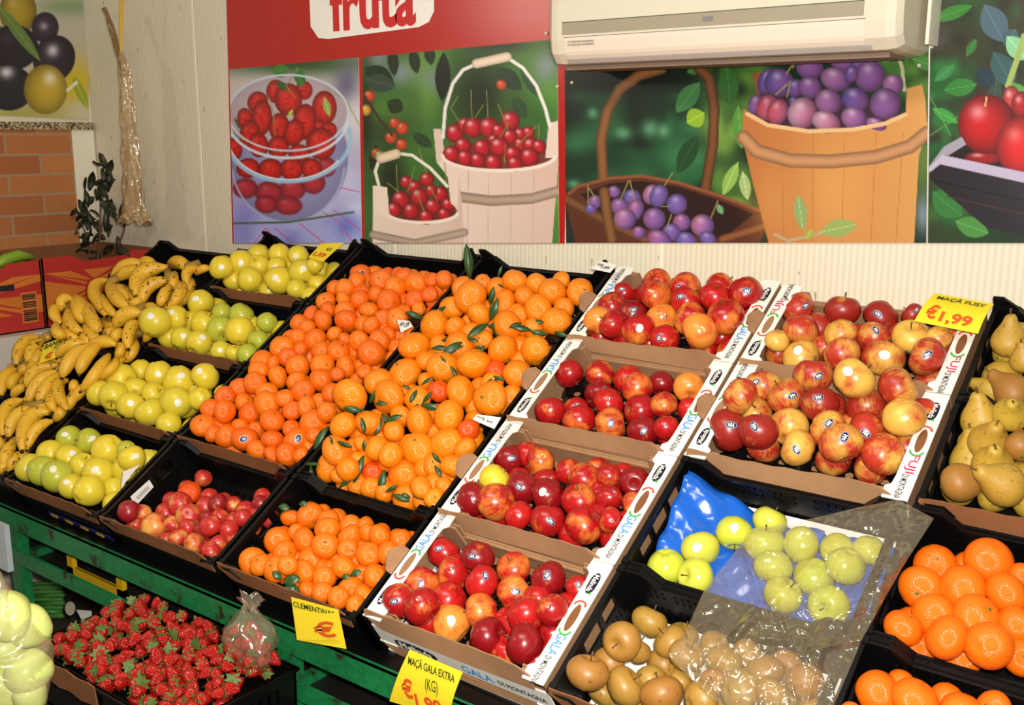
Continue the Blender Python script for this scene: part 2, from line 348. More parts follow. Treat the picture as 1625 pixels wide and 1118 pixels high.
# ------------------------------------------------------------------ printed pictures: ink is laid down in picture units on a fine grid of the board itself
class Print:
    def __init__(s, quad, plane, step=1.45):
        (ax, ay), (bx, by), (cx, cy), (dx, dy) = quad   # TL TR BR BL
        nu = int(max(math.hypot(bx-ax, by-ay), math.hypot(cx-dx, cy-dy))/step); nv = int(max(abs(dy-ay), abs(cy-by))/step)
        U, V = np.meshgrid(np.linspace(0, 1, nu+1), np.linspace(0, 1, nv+1), indexing='ij')
        s.X = ((1-U)*(1-V)*ax+U*(1-V)*bx+U*V*cx+(1-U)*V*dx).ravel(); s.Y = ((1-U)*(1-V)*ay+U*(1-V)*by+U*V*cy+(1-U)*V*dy).ravel()
        s.nu, s.nv, s.plane, s.quad = nu, nv, plane, quad; s.C = np.zeros((len(s.X), 3)); s.tf = (0, 0, 1)
        s.r = np.random.RandomState(5)
    def mapc(s):
        x0, y0, k = s.tf; return (s.X-x0)*k, (s.Y-y0)*k
    def put(s, a, col):
        a = np.clip(a, 0, 1)[:, None]; s.C = s.C*(1-a)+np.asarray(col, float)*a
    def bg(s, c): s.C[:] = c
    def vgrad(s, y0, c0, y1, c1):
        _, y = s.mapc(); t = np.clip((y-y0)/(y1-y0), 0, 1)[:, None]; s.C = np.array(c0)*(1-t)+np.array(c1)*t
    def blob(s, x, y, rx, ry, c, a=1.0):
        X, Y = s.mapc(); s.put(a*np.exp(-((X-x)/rx)**2-((Y-y)/ry)**2), c)
    def ell(s, x, y, rx, ry, c, rot=0, hl=.5, sh=.45, soft=3, c2=None, hlp=(-.3, -.4)):
        X, Y = s.mapc(); co, si = math.cos(math.radians(rot)), math.sin(math.radians(rot))
        u = ((X-x)*co+(Y-y)*si)/rx; v = (-(X-x)*si+(Y-y)*co)/ry; r = np.hypot(u, v); m = r < 1.3
        if not m.any(): return
        r, u, v = r[m], u[m], v[m]; a = np.clip((1-r)*min(rx, ry)/soft+.5, 0, 1)[:, None]
        col = np.tile(np.array(c, float), (m.sum(), 1))
        if c2 is not None:
            t = np.clip(.5+.5*u*1.2, 0, 1)[:, None]; col = col*(1-t)+np.array(c2)*t
        col = col*(1-sh*np.clip(r, 0, 1)[:, None]**2.5)
        h = hl*np.exp(-(((u-hlp[0])/.3)**2+((v-hlp[1])/.28)**2))[:, None]; col = col*(1-h)+255*h
        s.C[m] = s.C[m]*(1-a)+col*a
    def line(s, pts, wd, c, soft=2, sh=0.0, wd2=None):
        X, Y = s.mapc(); n = len(pts)-1; best = np.full(len(X), 1e9); W = np.full(len(X), float(wd))
        for i in range(n):
            (x0, y0), (x1, y1) = pts[i], pts[i+1]; dx, dy = x1-x0, y1-y0; t = np.clip(((X-x0)*dx+(Y-y0)*dy)/(dx*dx+dy*dy+1e-9), 0, 1)
            d = np.hypot(X-x0-t*dx, Y-y0-t*dy); k = d < best; best[k] = d[k]
            if wd2 is not None: W[k] = wd+(wd2-wd)*(i+t[k])/n
        a = np.clip((W/2-best)/soft+.5, 0, 1); q = np.clip(best/(W/2+1e-6), 0, 1)[:, None]
        a = a[:, None]; s.C = s.C*(1-a)+np.array(c)*(1-sh*q**2)*a
    def poly(s, pts, c, soft=3, c2=None):
        X, Y = s.mapc(); ins = np.zeros(len(X), bool); best = np.full(len(X), 1e9); n = len(pts)
        for i in range(n):
            (x0, y0), (x1, y1) = pts[i], pts[(i+1) % n]
            k = ((y0 > Y) != (y1 > Y)) & (X < (x1-x0)*(Y-y0)/((y1-y0) or 1e-9)+x0); ins ^= k
            dx, dy = x1-x0, y1-y0; t = np.clip(((X-x0)*dx+(Y-y0)*dy)/(dx*dx+dy*dy+1e-9), 0, 1); best = np.minimum(best, np.hypot(X-x0-t*dx, Y-y0-t*dy))
        a = np.clip(np.where(ins, best, -best)/soft+.5, 0, 1)
        if c2 is not None:
            xs = [q[0] for q in pts]; t = np.clip((X-min(xs))/(max(xs)-min(xs)), 0, 1)[:, None]; c = np.array(c)*(1-t)+np.array(c2)*t
            a = a[:, None]; s.C = s.C*(1-a)+c*a
        else: s.put(a, c)
    def leaf(s, x, y, ln, wd, rot, c):
        co, si = math.cos(math.radians(rot)), math.sin(math.radians(rot)); P = []
        for t in np.linspace(0, 1, 9): P.append((t*ln, wd/2*math.sin(math.pi*t)**.8))
        for t in np.linspace(1, 0, 9)[1:-1]: P.append((t*ln, -wd/2*math.sin(math.pi*t)**.8))
        s.poly([(x+u*co-v*si, y+u*si+v*co) for u, v in P], c, 2.5); s.line([(x, y), (x+ln*co*.95, y+ln*si*.95)], 2.5, [min(255, q*1.25+12) for q in c])
    def mottle(s, n, rad, cols, box):
        for _ in range(n):
            s.blob(s.r.uniform(box[0], box[2]), s.r.uniform(box[1], box[3]), rad*s.r.uniform(.4, 1.3), rad*s.r.uniform(.4, 1.3), cols[s.r.randint(len(cols))], s.r.uniform(.4, .9))
    def build(s, name, parent=None, thick=.003, gain=1.0):
        P = np.array([s.plane(x, y) for x, y in zip(s.X, s.Y)]); nv = s.nv
        n = np.cross(P[nv+1]-P[0], P[1]-P[0]); n /= np.linalg.norm(n)
        if n@(CAM-P[0]) < 0: n = -n
        i, j = np.meshgrid(np.arange(s.nu), np.arange(nv), indexing='ij'); b = (i*(nv+1)+j).ravel()
        F = np.stack([b, b+nv+1, b+nv+2, b+1], 1)
        K = len(P); corners = [0, s.nu*(nv+1), s.nu*(nv+1)+nv, nv]
        V = np.vstack([P, P[corners], P[corners]-n*thick]); F = np.vstack([F, [[K, K+4, K+5, K+1], [K+1, K+5, K+6, K+2], [K+2, K+6, K+7, K+3], [K+3, K+7, K+4, K], [K+4, K+7, K+6, K+5]]])
        me = bpy.data.meshes.new(name); me.from_pydata(V.tolist(), [], F.tolist()); me.materials.append(M['print'])
        at = me.attributes.new('print', 'FLOAT_COLOR', 'POINT'); c = np.clip(s.C*gain, 0, 255)/255; c = np.where(c <= .04045, c/12.92, ((c+.055)/1.055)**2.4)
        c = np.vstack([c, np.full((8, 3), .6)]); at.data.foreach_set('color', np.hstack([c, np.ones((len(c), 1))]).ravel().astype(np.float32))
        return link(name, me, parent)
pw = lambda d: (lambda x, y: on_wall(x, y, WALL_Y-d))

# banner: red header, strawberries, cherries
banner = empty('fruit_banner', 'large red wall banner with white lettering panel and strawberry and cherry pictures', 'banner', T(*on_wall(620, 386)))
def child_of(o, par): o.parent = par; o.matrix_parent_inverse = par.matrix_basis.inverted(); return o
mb = MB(); A = [on_wall(x, y, WALL_Y-.006) for x, y in ((358, -46), (905, -90), (896, 386), (369, 386))]
mb.prism(A, (0, .006, 0)); child_of(mb.build('backing_board', plain('red_banner', (172, 14, 12), .25, .04, 4, .6)), banner)
# wordmark panel
o3 = [on_wall(x, y, WALL_Y-.0085) for x, y in ((490, -30), (493, 42), (505, 60), (520, 62), (664, 43), (680, 35), (688, 18), (688, -45))]
mb = MB(); mb.prism(o3, (0, .0025, 0)); child_of(mb.build('lettering_panel', M['white_card']), banner)
c = on_wall(589, 2, WALL_Y-.010); rr = on_wall(660, 8, WALL_Y-.010)-on_wall(520, 20, WALL_Y-.010)
tx = text('fruta', plain('red_lettering', (196, 26, 30), .4, .03), None, c, (1, 0, 0), (0, .0, 1), .36, .16, .03); child_of(tx, banner)

p = Print([(364, 110), (569, 91), (574, 385.5), (371, 385.5)], pw(.0075)); p.tf = (350, 0, 2.7945)
p.vgrad(300, (196, 188, 186), 1000, (160, 162, 214))
p.blob(330, 280, 400, 60, (40, 74, 34)); p.blob(560, 380, 60, 90, (96, 92, 120)); p.blob(200, 390, 160, 50, (206, 184, 172), .9); p.blob(600, 520, 60, 100, (216, 210, 214), .8)
p.mottle(26, 60, [(206, 206, 236), (120, 118, 196), (178, 178, 224)], (40, 760, 620, 1078)); p.blob(560, 1000, 60, 60, (70, 90, 190), .7)
for a in (((150, 1078), (200, 1010), (260, 1078)), ((240, 1010), (300, 1060)), ((350, 990), (460, 1078)), ((500, 930), (620, 1020)), ((540, 690), (520, 830), (618, 850)), ((440, 930), (520, 980), (590, 1078))): p.line(a, 4, (196, 70, 120))
p.ell(300, 700, 265, 285, (150, 150, 200), 0, .1, .2, 8); p.ell(300, 500, 262, 165, (190, 172, 182), 0, 0, .1, 6)
for q in ((110, 835, 55, 45), (215, 855, 62, 52), (320, 838, 58, 50), (412, 808, 52, 52), (205, 905, 52, 40), (300, 912, 62, 40), (470, 740, 42, 44)): p.ell(*q[:4], (176, 44, 62), 0, .15, .4, 10)
for q in ((245, 405, 42, 52), (370, 400, 38, 42), (165, 455, 46, 50), (60, 660, 36, 50), (110, 530, 36, 52), (300, 440, 62, 72), (460, 478, 55, 76), (182, 522, 46, 80), (430, 575, 50, 45), (480, 575, 36, 34), (128, 595, 44, 66), (260, 562, 46, 62), (372, 540, 52, 80), (326, 588, 46, 60), (168, 642, 44, 56), (256, 652, 48, 50), (445, 636, 66, 72), (350, 680, 50, 40), (122, 745, 52, 44), (222, 752, 56, 50), (316, 748, 52, 52), (402, 745, 46, 44)):
    p.ell(*q[:4], (214, 36, 34), p.r.uniform(-12, 12), .12, .5, 4)
    for _ in range(16):
        a, rr_ = p.r.uniform(0, 6.28), p.r.uniform(0, .8); p.ell(q[0]+q[2]*rr_*math.cos(a), q[1]+q[3]*rr_*math.sin(a), 3, 4, (150, 16, 22), 0, 0, 0, 2)
for q in ((230, 320, 75, 62, -10, (60, 120, 44)), (335, 300, 90, 50, 70, (52, 112, 44)), (250, 360, 60, 30, 40, (40, 84, 36)), (460, 430, 90, 34, 75, (150, 166, 84)), (300, 520, 40, 18, -60, (170, 180, 90)), (60, 520, 70, 14, 60, (60, 70, 40))): p.leaf(*q)
for a in (((330, 430), (290, 380), (345, 300)), ((240, 600), (235, 500), (215, 430)), ((40, 520), (60, 590), (100, 620)), ((460, 380), (560, 450), (618, 560))): p.line(a, 4, (140, 150, 70))
th = np.linspace(0, 2*math.pi, 60); p.line([(300+266*math.cos(t), 500+168*math.sin(t)) for t in th], 9, (196, 206, 222), 5)
p.line([(296+270*math.cos(t), 520+180*math.sin(t)) for t in np.linspace(.05, 3.1, 40)], 13, (206, 214, 226), 6)
p.line([(300+276*math.cos(t), 610+195*math.sin(t)) for t in np.linspace(-.2, 3.1, 40)], 17, (150, 190, 222), 8); p.line([(300+268*math.cos(t), 604+192*math.sin(t)) for t in np.linspace(.6, 3.0, 40)], 6, (226, 232, 240), 4)
p.line([(300+250*math.cos(t), 720+265*math.sin(t)) for t in np.linspace(.1, 3.0, 40)], 8, (170, 176, 214), 8)
p.line([(60, 990), (300, 985), (590, 940)], 9, (70, 96, 66), 4)
child_of(p.build('strawberry_picture'), banner)

p = Print([(575, 91), (884, 62), (887, 385.5), (579, 385.5)], pw(.0075)); p.tf = (350, 0, 2.7945)
p.bg((70, 124, 44)); p.mottle(60, 110, [(96, 150, 52), (40, 84, 34), (64, 120, 40), (120, 166, 70), (28, 52, 26)], (620, 200, 1510, 1080))
for q in ((800, 320, 70, 60), (960, 350, 60, 60), (1440, 290, 60, 80), (690, 250, 60, 60)): p.blob(*q, (132, 140, 150), .85)
p.blob(1150, 420, 150, 230, (20, 30, 18), .95); p.blob(760, 800, 60, 150, (16, 26, 16), .9); p.blob(1250, 200, 160, 50, (30, 44, 28), .9); p.blob(640, 500, 40, 260, (20, 30, 20), .8)
for q in ((640, 300, 150, 90, 30, (22, 40, 28)), (640, 350, 140, 80, 15, (48, 66, 56)), (760, 210, 130, 50, 85, (24, 40, 22)), (850, 210, 120, 50, 80, (24, 40, 22)), (920, 200, 90, 50, 80, (26, 42, 22)), (990, 230, 220, 70, 92, (14, 22, 14)), (740, 450, 80, 70, 30, (30, 46, 26)), (850, 590, 110, 50, 35, (34, 60, 34)), (1220, 300, 150, 80, 40, (30, 52, 36)), (1300, 430, 110, 60, 60, (36, 66, 40)), (1330, 300, 150, 40, 60, (40, 70, 40)), (690, 640, 120, 40, 100, (20, 34, 22)), (1430, 690, 140, 70, -55, (70, 96, 76))): p.leaf(*q)
for q in ((755, 610, 27), (804, 568, 30), (770, 545, 24), (802, 640, 26), (1245, 376, 23), (690, 680, 24), (660, 425, 26)): p.ell(q[0], q[1], q[2], q[2], (206, 74, 40), 0, .4, .4)
p.ell(645, 488, 22, 26, (220, 160, 50)); p.ell(705, 690, 26, 24, (150, 150, 60)); p.line([(640, 430), (700, 520), (760, 600)], 12, (60, 44, 36))
wood = (222, 200, 186)
p.poly([(944, 572), (976, 572), (996, 690), (1220, 742), (1500, 700), (1470, 1085), (1075, 1085), (1058, 860), (990, 760), (958, 720)], (228, 208, 194), 3, (206, 176, 160))
p.ell(1235, 690, 255, 62, (120, 60, 50), 0, 0, .2); p.poly([(944, 572), (976, 572), (998, 706), (962, 722)], (214, 190, 176)); p.poly([(1455, 545), (1500, 535), (1500, 700), (1440, 700)], (222, 200, 186))
for x in (1100, 1190, 1290, 1390): p.line([(x, 745), (x-5, 1085)], 3, (190, 160, 146))
p.line([(1056, 872), (1200, 890), (1380, 880), (1505, 845)], 46, (176, 152, 130), 5, .35)
for q in ((1285, 535, 43), (1040, 590, 42), (1085, 555, 36), (1330, 598, 34), (1366, 588, 28), (1120, 566, 46), (1190, 566, 47), (1215, 625, 34), (1282, 606, 36), (1232, 580, 32), (1075, 646, 38), (1330, 640, 32), (1160, 656, 42), (1236, 650, 46), (1025, 684, 40), (1376, 645, 38), (1412, 650, 32), (1085, 700, 38), (1140, 710, 36), (1296, 684, 38), (1370, 696, 43), (1210, 722, 40), (1305, 726, 36)): p.ell(q[0], q[1], q[2], q[2], (206, 34, 44), 0, .6, .5, 3, (178, 14, 34))
p.line([(985, 690)]+[(1235+250*math.cos(t), 690+66*math.sin(t)) for t in np.linspace(3.0, .1, 20)], 15, (234, 218, 206), 4)
for a in (((1060, 540), (1020, 480), (1055, 425)), ((1115, 530), (1110, 400)), ((1185, 520), (1180, 400)), ((1275, 570), (1230, 460)), ((1240, 610), (1280, 540)), ((1310, 650), (1400, 560)), ((1260, 720), (1262, 640)), ((1410, 620), (1412, 550)), ((1130, 520), (1165, 465))): p.line(a, 4, (130, 128, 60))
p.line([(986, 610), (996, 480), (1030, 370), (1075, 310), (1130, 285)], 15, (226, 222, 214), 3); p.line([(1270, 255), (1340, 300), (1400, 380), (1440, 480), (1460, 560)], 15, (226, 222, 214), 3); p.line([(1135, 282), (1270, 252)], 42, (230, 206, 180), 3, .25)
p.poly([(676, 822), (738, 830), (750, 955), (850, 985), (980, 975), (1052, 920), (1004, 752), (1056, 760), (1070, 900), (1080, 1085), (674, 1085)], (230, 208, 192), 3, (204, 178, 160))
p.ell(888, 940, 160, 48, (110, 40, 36), 0, 0, .2)
for q in ((915, 795, 33), (825, 808, 30), (862, 832, 34), (975, 860, 36), (800, 886, 42), (882, 872, 42), (935, 845, 28), (770, 930, 36), (942, 916, 38), (1010, 908, 32), (846, 936, 38), (992, 950, 30), (912, 962, 34)): p.ell(q[0], q[1], q[2], q[2], (204, 32, 42), 0, .6, .5, 3, (174, 14, 30))
p.line([(742, 955)]+[(896+156*math.cos(t), 942+44*math.sin(t)) for t in np.linspace(2.9, .1, 20)], 14, (236, 220, 206), 4); p.poly([(676, 822), (738, 830), (750, 968), (680, 940)], (232, 212, 196)); p.poly([(1004, 752), (1056, 760), (1052, 930), (1020, 900)], (226, 204, 190))
p.line([(676, 1040), (860, 1078), (1080, 1030)], 36, (180, 160, 140), 5, .3)
for a in (((785, 850), (780, 730)), ((830, 850), (860, 740)), ((905, 940), (865, 840)), ((960, 890), (930, 830)), ((1000, 830), (995, 720)), ((790, 850), (740, 810)), ((915, 770), (880, 660))): p.line(a, 4, (130, 128, 60))
p.line([(702, 822), (686, 760), (704, 705)], 14, (226, 220, 206), 3); p.line([(785, 680), (850, 688), (930, 745), (1005, 825)], 14, (226, 220, 206), 3); p.line([(712, 702), (778, 682)], 44, (232, 206, 176), 3, .25)
child_of(p.build('cherry_picture'), banner)

# plums
plum = empty('plum_poster', 'wall poster of plums in a trug and wooden bucket, behind the cooling unit', 'poster', T(*on_wall(1180, 386)))
mb = MB(); mb.prism([on_wall(x, y, WALL_Y-.005) for x, y in ((893.5, 100), (1476, 60), (1471, 386), (895.5, 386))], (0, .004, 0)); child_of(mb.build('backing_board', M['white_card']), plum)
p = Print([(896, 110), (1474, 66), (1470, 385.5), (898, 385.5)], pw(.0065), 1.5); p.tf = (860, 0, 2.7945)
p.bg((16, 40, 24)); p.mottle(70, 70, [(30, 84, 50), (20, 56, 36), (12, 22, 14), (44, 110, 60), (60, 130, 80)], (90, 420, 760, 900)); p.blob(330, 350, 260, 70, (6, 10, 8), .95)
for q in ((225, 500, 26, 26), (540, 580, 26, 30), (140, 815, 30, 20), (360, 590, 40, 30), (480, 570, 40, 40)): p.blob(*q, (120, 190, 140), .7)
p.mottle(60, 60, [(40, 100, 30), (20, 50, 20), (90, 150, 50), (16, 24, 16), (130, 170, 70)], (740, 260, 960, 950)); p.mottle(30, 50, [(60, 120, 40), (110, 160, 60), (30, 60, 26)], (1500, 200, 1720, 460)); p.blob(1690, 700, 60, 200, (120, 150, 60), .8)
p.blob(1690, 950, 40, 90, (150, 160, 180), .8); p.blob(700, 1060, 400, 30, (40, 30, 28), .7); p.blob(60, 1030, 130, 60, (50, 52, 64), .8)
for q in ((700, 365, 170, 84, 128, (64, 128, 70)), (720, 500, 90, 90, 150, (150, 190, 50)), (690, 600, 190, 80, 118, (30, 72, 34)), (870, 720, 160, 56, 115, (150, 190, 90)), (820, 290, 180, 90, 85, (50, 104, 42)), (870, 470, 190, 70, 85, (90, 150, 60)), (700, 300, 60, 40, 160, (60, 120, 60)), (890, 760, 130, 50, 80, (170, 200, 130))): p.leaf(*q)
p.line([(310, 1062), (290, 960), (272, 800), (262, 620), (290, 490), (345, 395), (430, 335), (530, 305)], 48, (150, 98, 54), 3, .45); p.line([(690, 295), (742, 350), (764, 480), (758, 640), (722, 855)], 48, (128, 78, 42), 3, .5)
p.poly([(100, 862), (150, 826), (290, 790), (440, 780), (600, 806), (790, 866), (985, 940), (1002, 1000), (960, 1085), (150, 1085), (118, 950)], (96, 50, 32)); p.poly([(170, 862), (300, 812), (440, 802), (600, 826), (780, 884), (940, 950), (800, 1060), (330, 1000)], (46, 22, 20))
p.line([(104, 872), (160, 826), (300, 790), (440, 780), (600, 808), (790, 868), (985, 942)], 14, (146, 84, 54), 3); p.line([(104, 880), (300, 990), (460, 1060)], 40, (132, 84, 48), 3, .4); p.line([(985, 945), (996, 1000), (800, 1060)], 36, (150, 90, 52), 3, .4)
for q in ((320, 850, 29, 27), (235, 895, 30, 32), (400, 875, 40, 36), (345, 916, 42, 38), (216, 926, 25, 22), (486, 862, 38, 46), (415, 930, 36, 50), (598, 905, 46, 46), (518, 868, 40, 52), (368, 970, 50, 48), (620, 985, 40, 38), (498, 970, 50, 50), (575, 1030, 42, 40), (430, 1030, 30, 28), (712, 1000, 52, 50), (520, 1060, 56, 40), (735, 1056, 38, 30), (640, 1066, 48, 38)): p.ell(*q[:4], [(176, 110, 176), (214, 136, 180), (130, 110, 196), (196, 110, 166)][p.r.randint(4)], 20, .35, .4, 3, (130, 92, 170))
for a in (((350, 880), (385, 800)), ((410, 885), (390, 800)), ((545, 820), (580, 765)), ((550, 1020), (575, 950)), ((750, 965), (780, 890)), ((205, 905), (205, 820)), ((240, 880), (205, 830)), ((530, 915), (570, 915))): p.line(a, 5, (160, 150, 80))
p.leaf(780, 905, 50, 30, 65, (110, 160, 110)); p.line([(310, 1062), (290, 960), (276, 850)], 48, (146, 96, 54), 3, .45)
p.tf = (1140, 0, 2.7959)
p.line([(790, 225), (815, 300), (825, 400)], 16, (196, 190, 150)); p.leaf(860, 260, 120, 60, 20, (80, 140, 60)); p.leaf(700, 240, 80, 60, 10, (120, 180, 70)); p.poly([(150, 330), (200, 310), (240, 400), (170, 420)], (150, 90, 50))
p.poly([(112, 480), (135, 500), (200, 520), (830, 520), (836, 392), (904, 374), (918, 440), (928, 570), (890, 690), (868, 1085), (225, 1085), (150, 800), (104, 600)], (196, 118, 62), 3, (226, 164, 90)); p.blob(520, 850, 160, 260, (232, 168, 90), .75); p.blob(240, 900, 90, 160, (226, 160, 84), .5)
p.poly([(150, 500), (230, 560), (480, 590), (700, 560), (812, 500), (780, 440), (200, 430)], (60, 30, 50))
for q in ((215, 362, 40, 62, 1), (270, 368, 66, 64, 1), (405, 296, 62, 56, 0), (550, 272, 62, 42, 0), (620, 280, 30, 40, 1), (340, 392, 36, 42, 1), (520, 352, 68, 52, 2), (672, 338, 68, 70, 0), (775, 376, 46, 48, 2), (590, 330, 30, 40, 1), (405, 388, 52, 50, 0), (606, 440, 62, 52, 1), (488, 450, 60, 55, 2), (165, 462, 32, 46, 0), (740, 460, 68, 70, 0), (332, 450, 22, 20, 1), (216, 476, 46, 60, 3), (262, 495, 46, 60, 3), (372, 502, 64, 72, 4), (700, 550, 48, 26, 2), (478, 540, 66, 46, 4), (602, 524, 58, 50, 2)):
    cc = [(150, 102, 172), (112, 92, 176), (186, 124, 180), (216, 84, 104), (222, 170, 198)][q[4]]; p.ell(*q[:4], cc, 20, .4, .4, 3, (132, 78, 144) if q[4] < 3 else (170, 90, 130))
p.line([(128, 505), (220, 555), (400, 582), (600, 574), (740, 548), (830, 508)], 18, (240, 196, 140), 3)
for x in (280, 420, 560, 700, 820): p.line([(x, 590), (x-8+(x-500)*-.08, 1085)], 3, (190, 122, 60))
p.line([(112, 610), (170, 670), (320, 712), (500, 716), (700, 696), (850, 650), (925, 590)], 62, (212, 152, 104), 5, .4)
for a in (((300, 330), (350, 255), (330, 300)), ((255, 420), (310, 370)), ((305, 430), (320, 360)), ((450, 270), (500, 250)), ((560, 270), (600, 255))): p.line(a, 5, (180, 170, 90))
p.line([(250, 1040), (310, 1068), (480, 1030)], 14, (196, 170, 130)); p.leaf(375, 1020, 160, 56, -98, (150, 176, 110)); p.leaf(450, 1030, 170, 80, -12, (160, 180, 100)); p.leaf(390, 1060, 50, 40, -60, (170, 180, 80))
child_of(p.build('plum_picture', gain=.88), plum)

# apples
p = Print([(1478, -30), (1640, -40), (1640, 385.5), (1472.5, 385.5)], pw(.0065), 1.5); p.tf = (1140, 0, 2.7959)
p.bg((44, 56, 30)); p.mottle(50, 60, [(36, 28, 22), (60, 44, 32), (40, 90, 40), (24, 22, 18)], (930, 0, 1400, 700)); p.mottle(40, 40, [(30, 90, 40), (50, 120, 60)], (930, 300, 1150, 720)); p.mottle(24, 50, [(30, 90, 50), (20, 60, 30), (60, 120, 50)], (930, 780, 1250, 1080)); p.blob(1300, 1040, 120, 60, (24, 40, 22), .9)
for q in ((950, 90, 190, 60, -20, (50, 120, 40)), (960, 360, 110, 50, -40, (60, 130, 70)), (1000, 400, 150, 80, -10, (50, 120, 50)), (1240, 330, 200, 60, 100, (50, 70, 60)), (950, 480, 130, 50, 30, (60, 140, 60)), (950, 850, 170, 120, 40, (50, 110, 50)), (1050, 980, 160, 90, 20, (70, 130, 60)), (1100, 250, 90, 40, -60, (50, 110, 50)), (1180, 20, 190, 120, 62, (72, 96, 110)), (1320, 130, 90, 80, 120, (60, 90, 100)), (1280, 160, 140, 90, 50, (130, 190, 140)), (1220, 230, 180, 110, 60, (50, 84, 84)), (1150, 300, 110, 80, 50, (30, 50, 60)), (1290, 370, 110, 60, 40, (80, 150, 70))): p.leaf(*q)
p.line([(1356, 160), (1320, 280), (1285, 380)], 26, (150, 170, 90)); p.line([(940, 600), (1060, 520)], 4, (90, 150, 70)); p.line([(940, 430), (1030, 600)], 4, (90, 150, 70))
p.ell(1300, 440, 40, 60, (190, 60, 60)); p.ell(1345, 465, 46, 60, (170, 20, 24)); p.poly([(1000, 690), (1080, 610), (1356, 640), (1356, 780)], (30, 16, 18))
p.ell(1175, 700, 85, 30, (150, 20, 26)); p.ell(1190, 550, 128, 132, (204, 22, 24), 0, .45, .5, 4, (160, 8, 16)); p.ell(1350, 650, 118, 132, (208, 26, 28), 0, .3, .45, 4); p.ell(1190, 440, 26, 12, (120, 10, 14), 0, 0, 0); p.line([(1184, 470), (1190, 432)], 8, (200, 170, 110))
p.poly([(932, 742), (1000, 650), (1080, 606), (1100, 640), (1020, 690), (985, 690)], (150, 146, 158)); p.poly([(932, 742), (990, 686), (1400, 772), (1400, 822), (984, 728), (934, 768)], (176, 166, 190)); p.poly([(934, 768), (984, 730), (1400, 820), (1400, 1050), (1190, 1010), (944, 800)], (34, 26, 32)); p.line([(960, 800), (1400, 900)], 6, (14, 10, 14)); p.line([(1010, 870), (1400, 960)], 5, (60, 46, 48))
tag(p.build('apple_poster'), 'poster of red apples in a wooden box at the right end of the wall', 'poster')
# olives
p = Print([(-20, -30), (141, -32), (141, 190), (-20, 182)], lambda x, y: on_side(x, y, SIDE_X+.006), 1.5); p.tf = (0, 0, 2.795)
p.bg((186, 178, 160)); p.blob(330, 380, 120, 120, (206, 178, 20), .95); p.blob(300, 30, 150, 40, (110, 140, 90), .7); p.blob(350, 500, 90, 60, (210, 200, 180), .9); p.blob(100, 500, 200, 40, (170, 160, 60), .8)
p.ell(80, 50, 82, 105, (170, 144, 34), 0, .2, .4, 5); p.ell(200, 122, 60, 68, (56, 40, 60), 0, .5, .4, 5, None, (-.1, -.1)); p.ell(-10, 160, 30, 50, (180, 160, 40)); p.ell(60, 210, 110, 100, (30, 24, 34), 0, .1, .2, 5); p.ell(240, 260, 92, 105, (46, 34, 50), 20, .75, .4, 5, None, (-.2, -.3)); p.ell(40, 390, 110, 100, (30, 26, 38), 0, .8, .3, 5, None, (-.1, -.7))
p.ell(202, 396, 96, 110, (186, 156, 36), 0, .65, .35, 5, (206, 176, 60), (.2, -.45)); p.leaf(-10, 20, 320, 52, 53, (96, 122, 56)); p.leaf(320, 330, 170, 44, 65, (150, 160, 40)); p.line([(300, 400), (340, 365)], 14, (230, 226, 200))
tag(p.build('olive_poster'), 'poster of green and black olives above the brick wall', 'poster')

# screws holding the posters
for k, (x, y) in enumerate(((908, 131), (885, 137), (867, 53), (1459, 104), (1479, 74))):
    q = on_wall(x, y, WALL_Y-.008); mb = MB(); mb.tube([q, q+np.array([0, -.004, 0])], [.0042, .0035], 10)
    tag(mb.build('screw', M['cream']), ['pale screw in the top left corner of the plum poster', 'small screw in the red strip left of the plum poster', 'screw at the right end of the red banner header', 'screw near top right corner of the plum poster', 'screw beside the lower right corner of the cooling unit'][k], 'screw')

# ------------------------------------------------------------------ wall cooling unit
ACY = .82
acl, acr = on_wall(868, 60, ACY), on_wall(1428, 60, ACY); x0, x1 = acl[0], acr[0]
zb = on_wall(1180, 92, ACY)[2]; zt = zb+.31
ac = empty('air_conditioner', 'cream wall mounted air conditioner above the plum poster', 'air conditioner', T(x0, WALL_Y, zb))
w_ = x1-x0; dpt = WALL_Y-ACY
def prof(t):   # side profile: y (out from wall is negative), z
    return t
pr = [(-.008, 0), (-dpt*.60, 0), (-dpt*.88, .006), (-dpt*.97, .028), (-dpt, .06), (-dpt, .22), (-dpt*.9, .285), (-dpt*.7, .31), (-.008, .31)]
def loft(mb, xs, scale, m=0):
    n = len(pr); V = []
    for x, k in zip(xs, scale):
        for y, z in pr: V.append((x, -.008+(y+.008)*k, .155+(z-.155)*k))
    F = [(i*n+j, i*n+(j+1) % n, (i+1)*n+(j+1) % n, (i+1)*n+j) for i in range(len(xs)-1) for j in range(n)]+[tuple(range(n)), tuple(range((len(xs)-1)*n, len(xs)*n))[::-1]]
    mb.add(V, F, m)
mb = MB(); loft(mb, [0, .012, .03, w_-.03, w_-.012, w_], [.93, .985, 1, 1, .985, .93]); mb.build('housing', M['cream'], ac)
def on_face(z):     # y of the front at height z
    for (ya, za), (yb, zc) in zip(pr[:-1], pr[1:]):
        if za <= z <= zc and zc > za: return ya+(yb-ya)*(z-za)/(zc-za)
    return -dpt
def strip(xa, xb, z0, z1, lift, mat, name, par):
    mb = MB(); mb.sheet(lambda u, v: (xa+(xb-xa)*u, on_face(z0+(z1-z0)*v)-lift, z0+(z1-z0)*v), 2, 6, .002); return mb.build(name, mat, par)
grey = plain('grey_louvre', (150, 138, 116), .5, .05); dk = plain('dark_gap', (96, 74, 56), .7, .1)
strip(.045, w_-.075, .072, .100, .0012, grey, 'inlet_grille', ac)
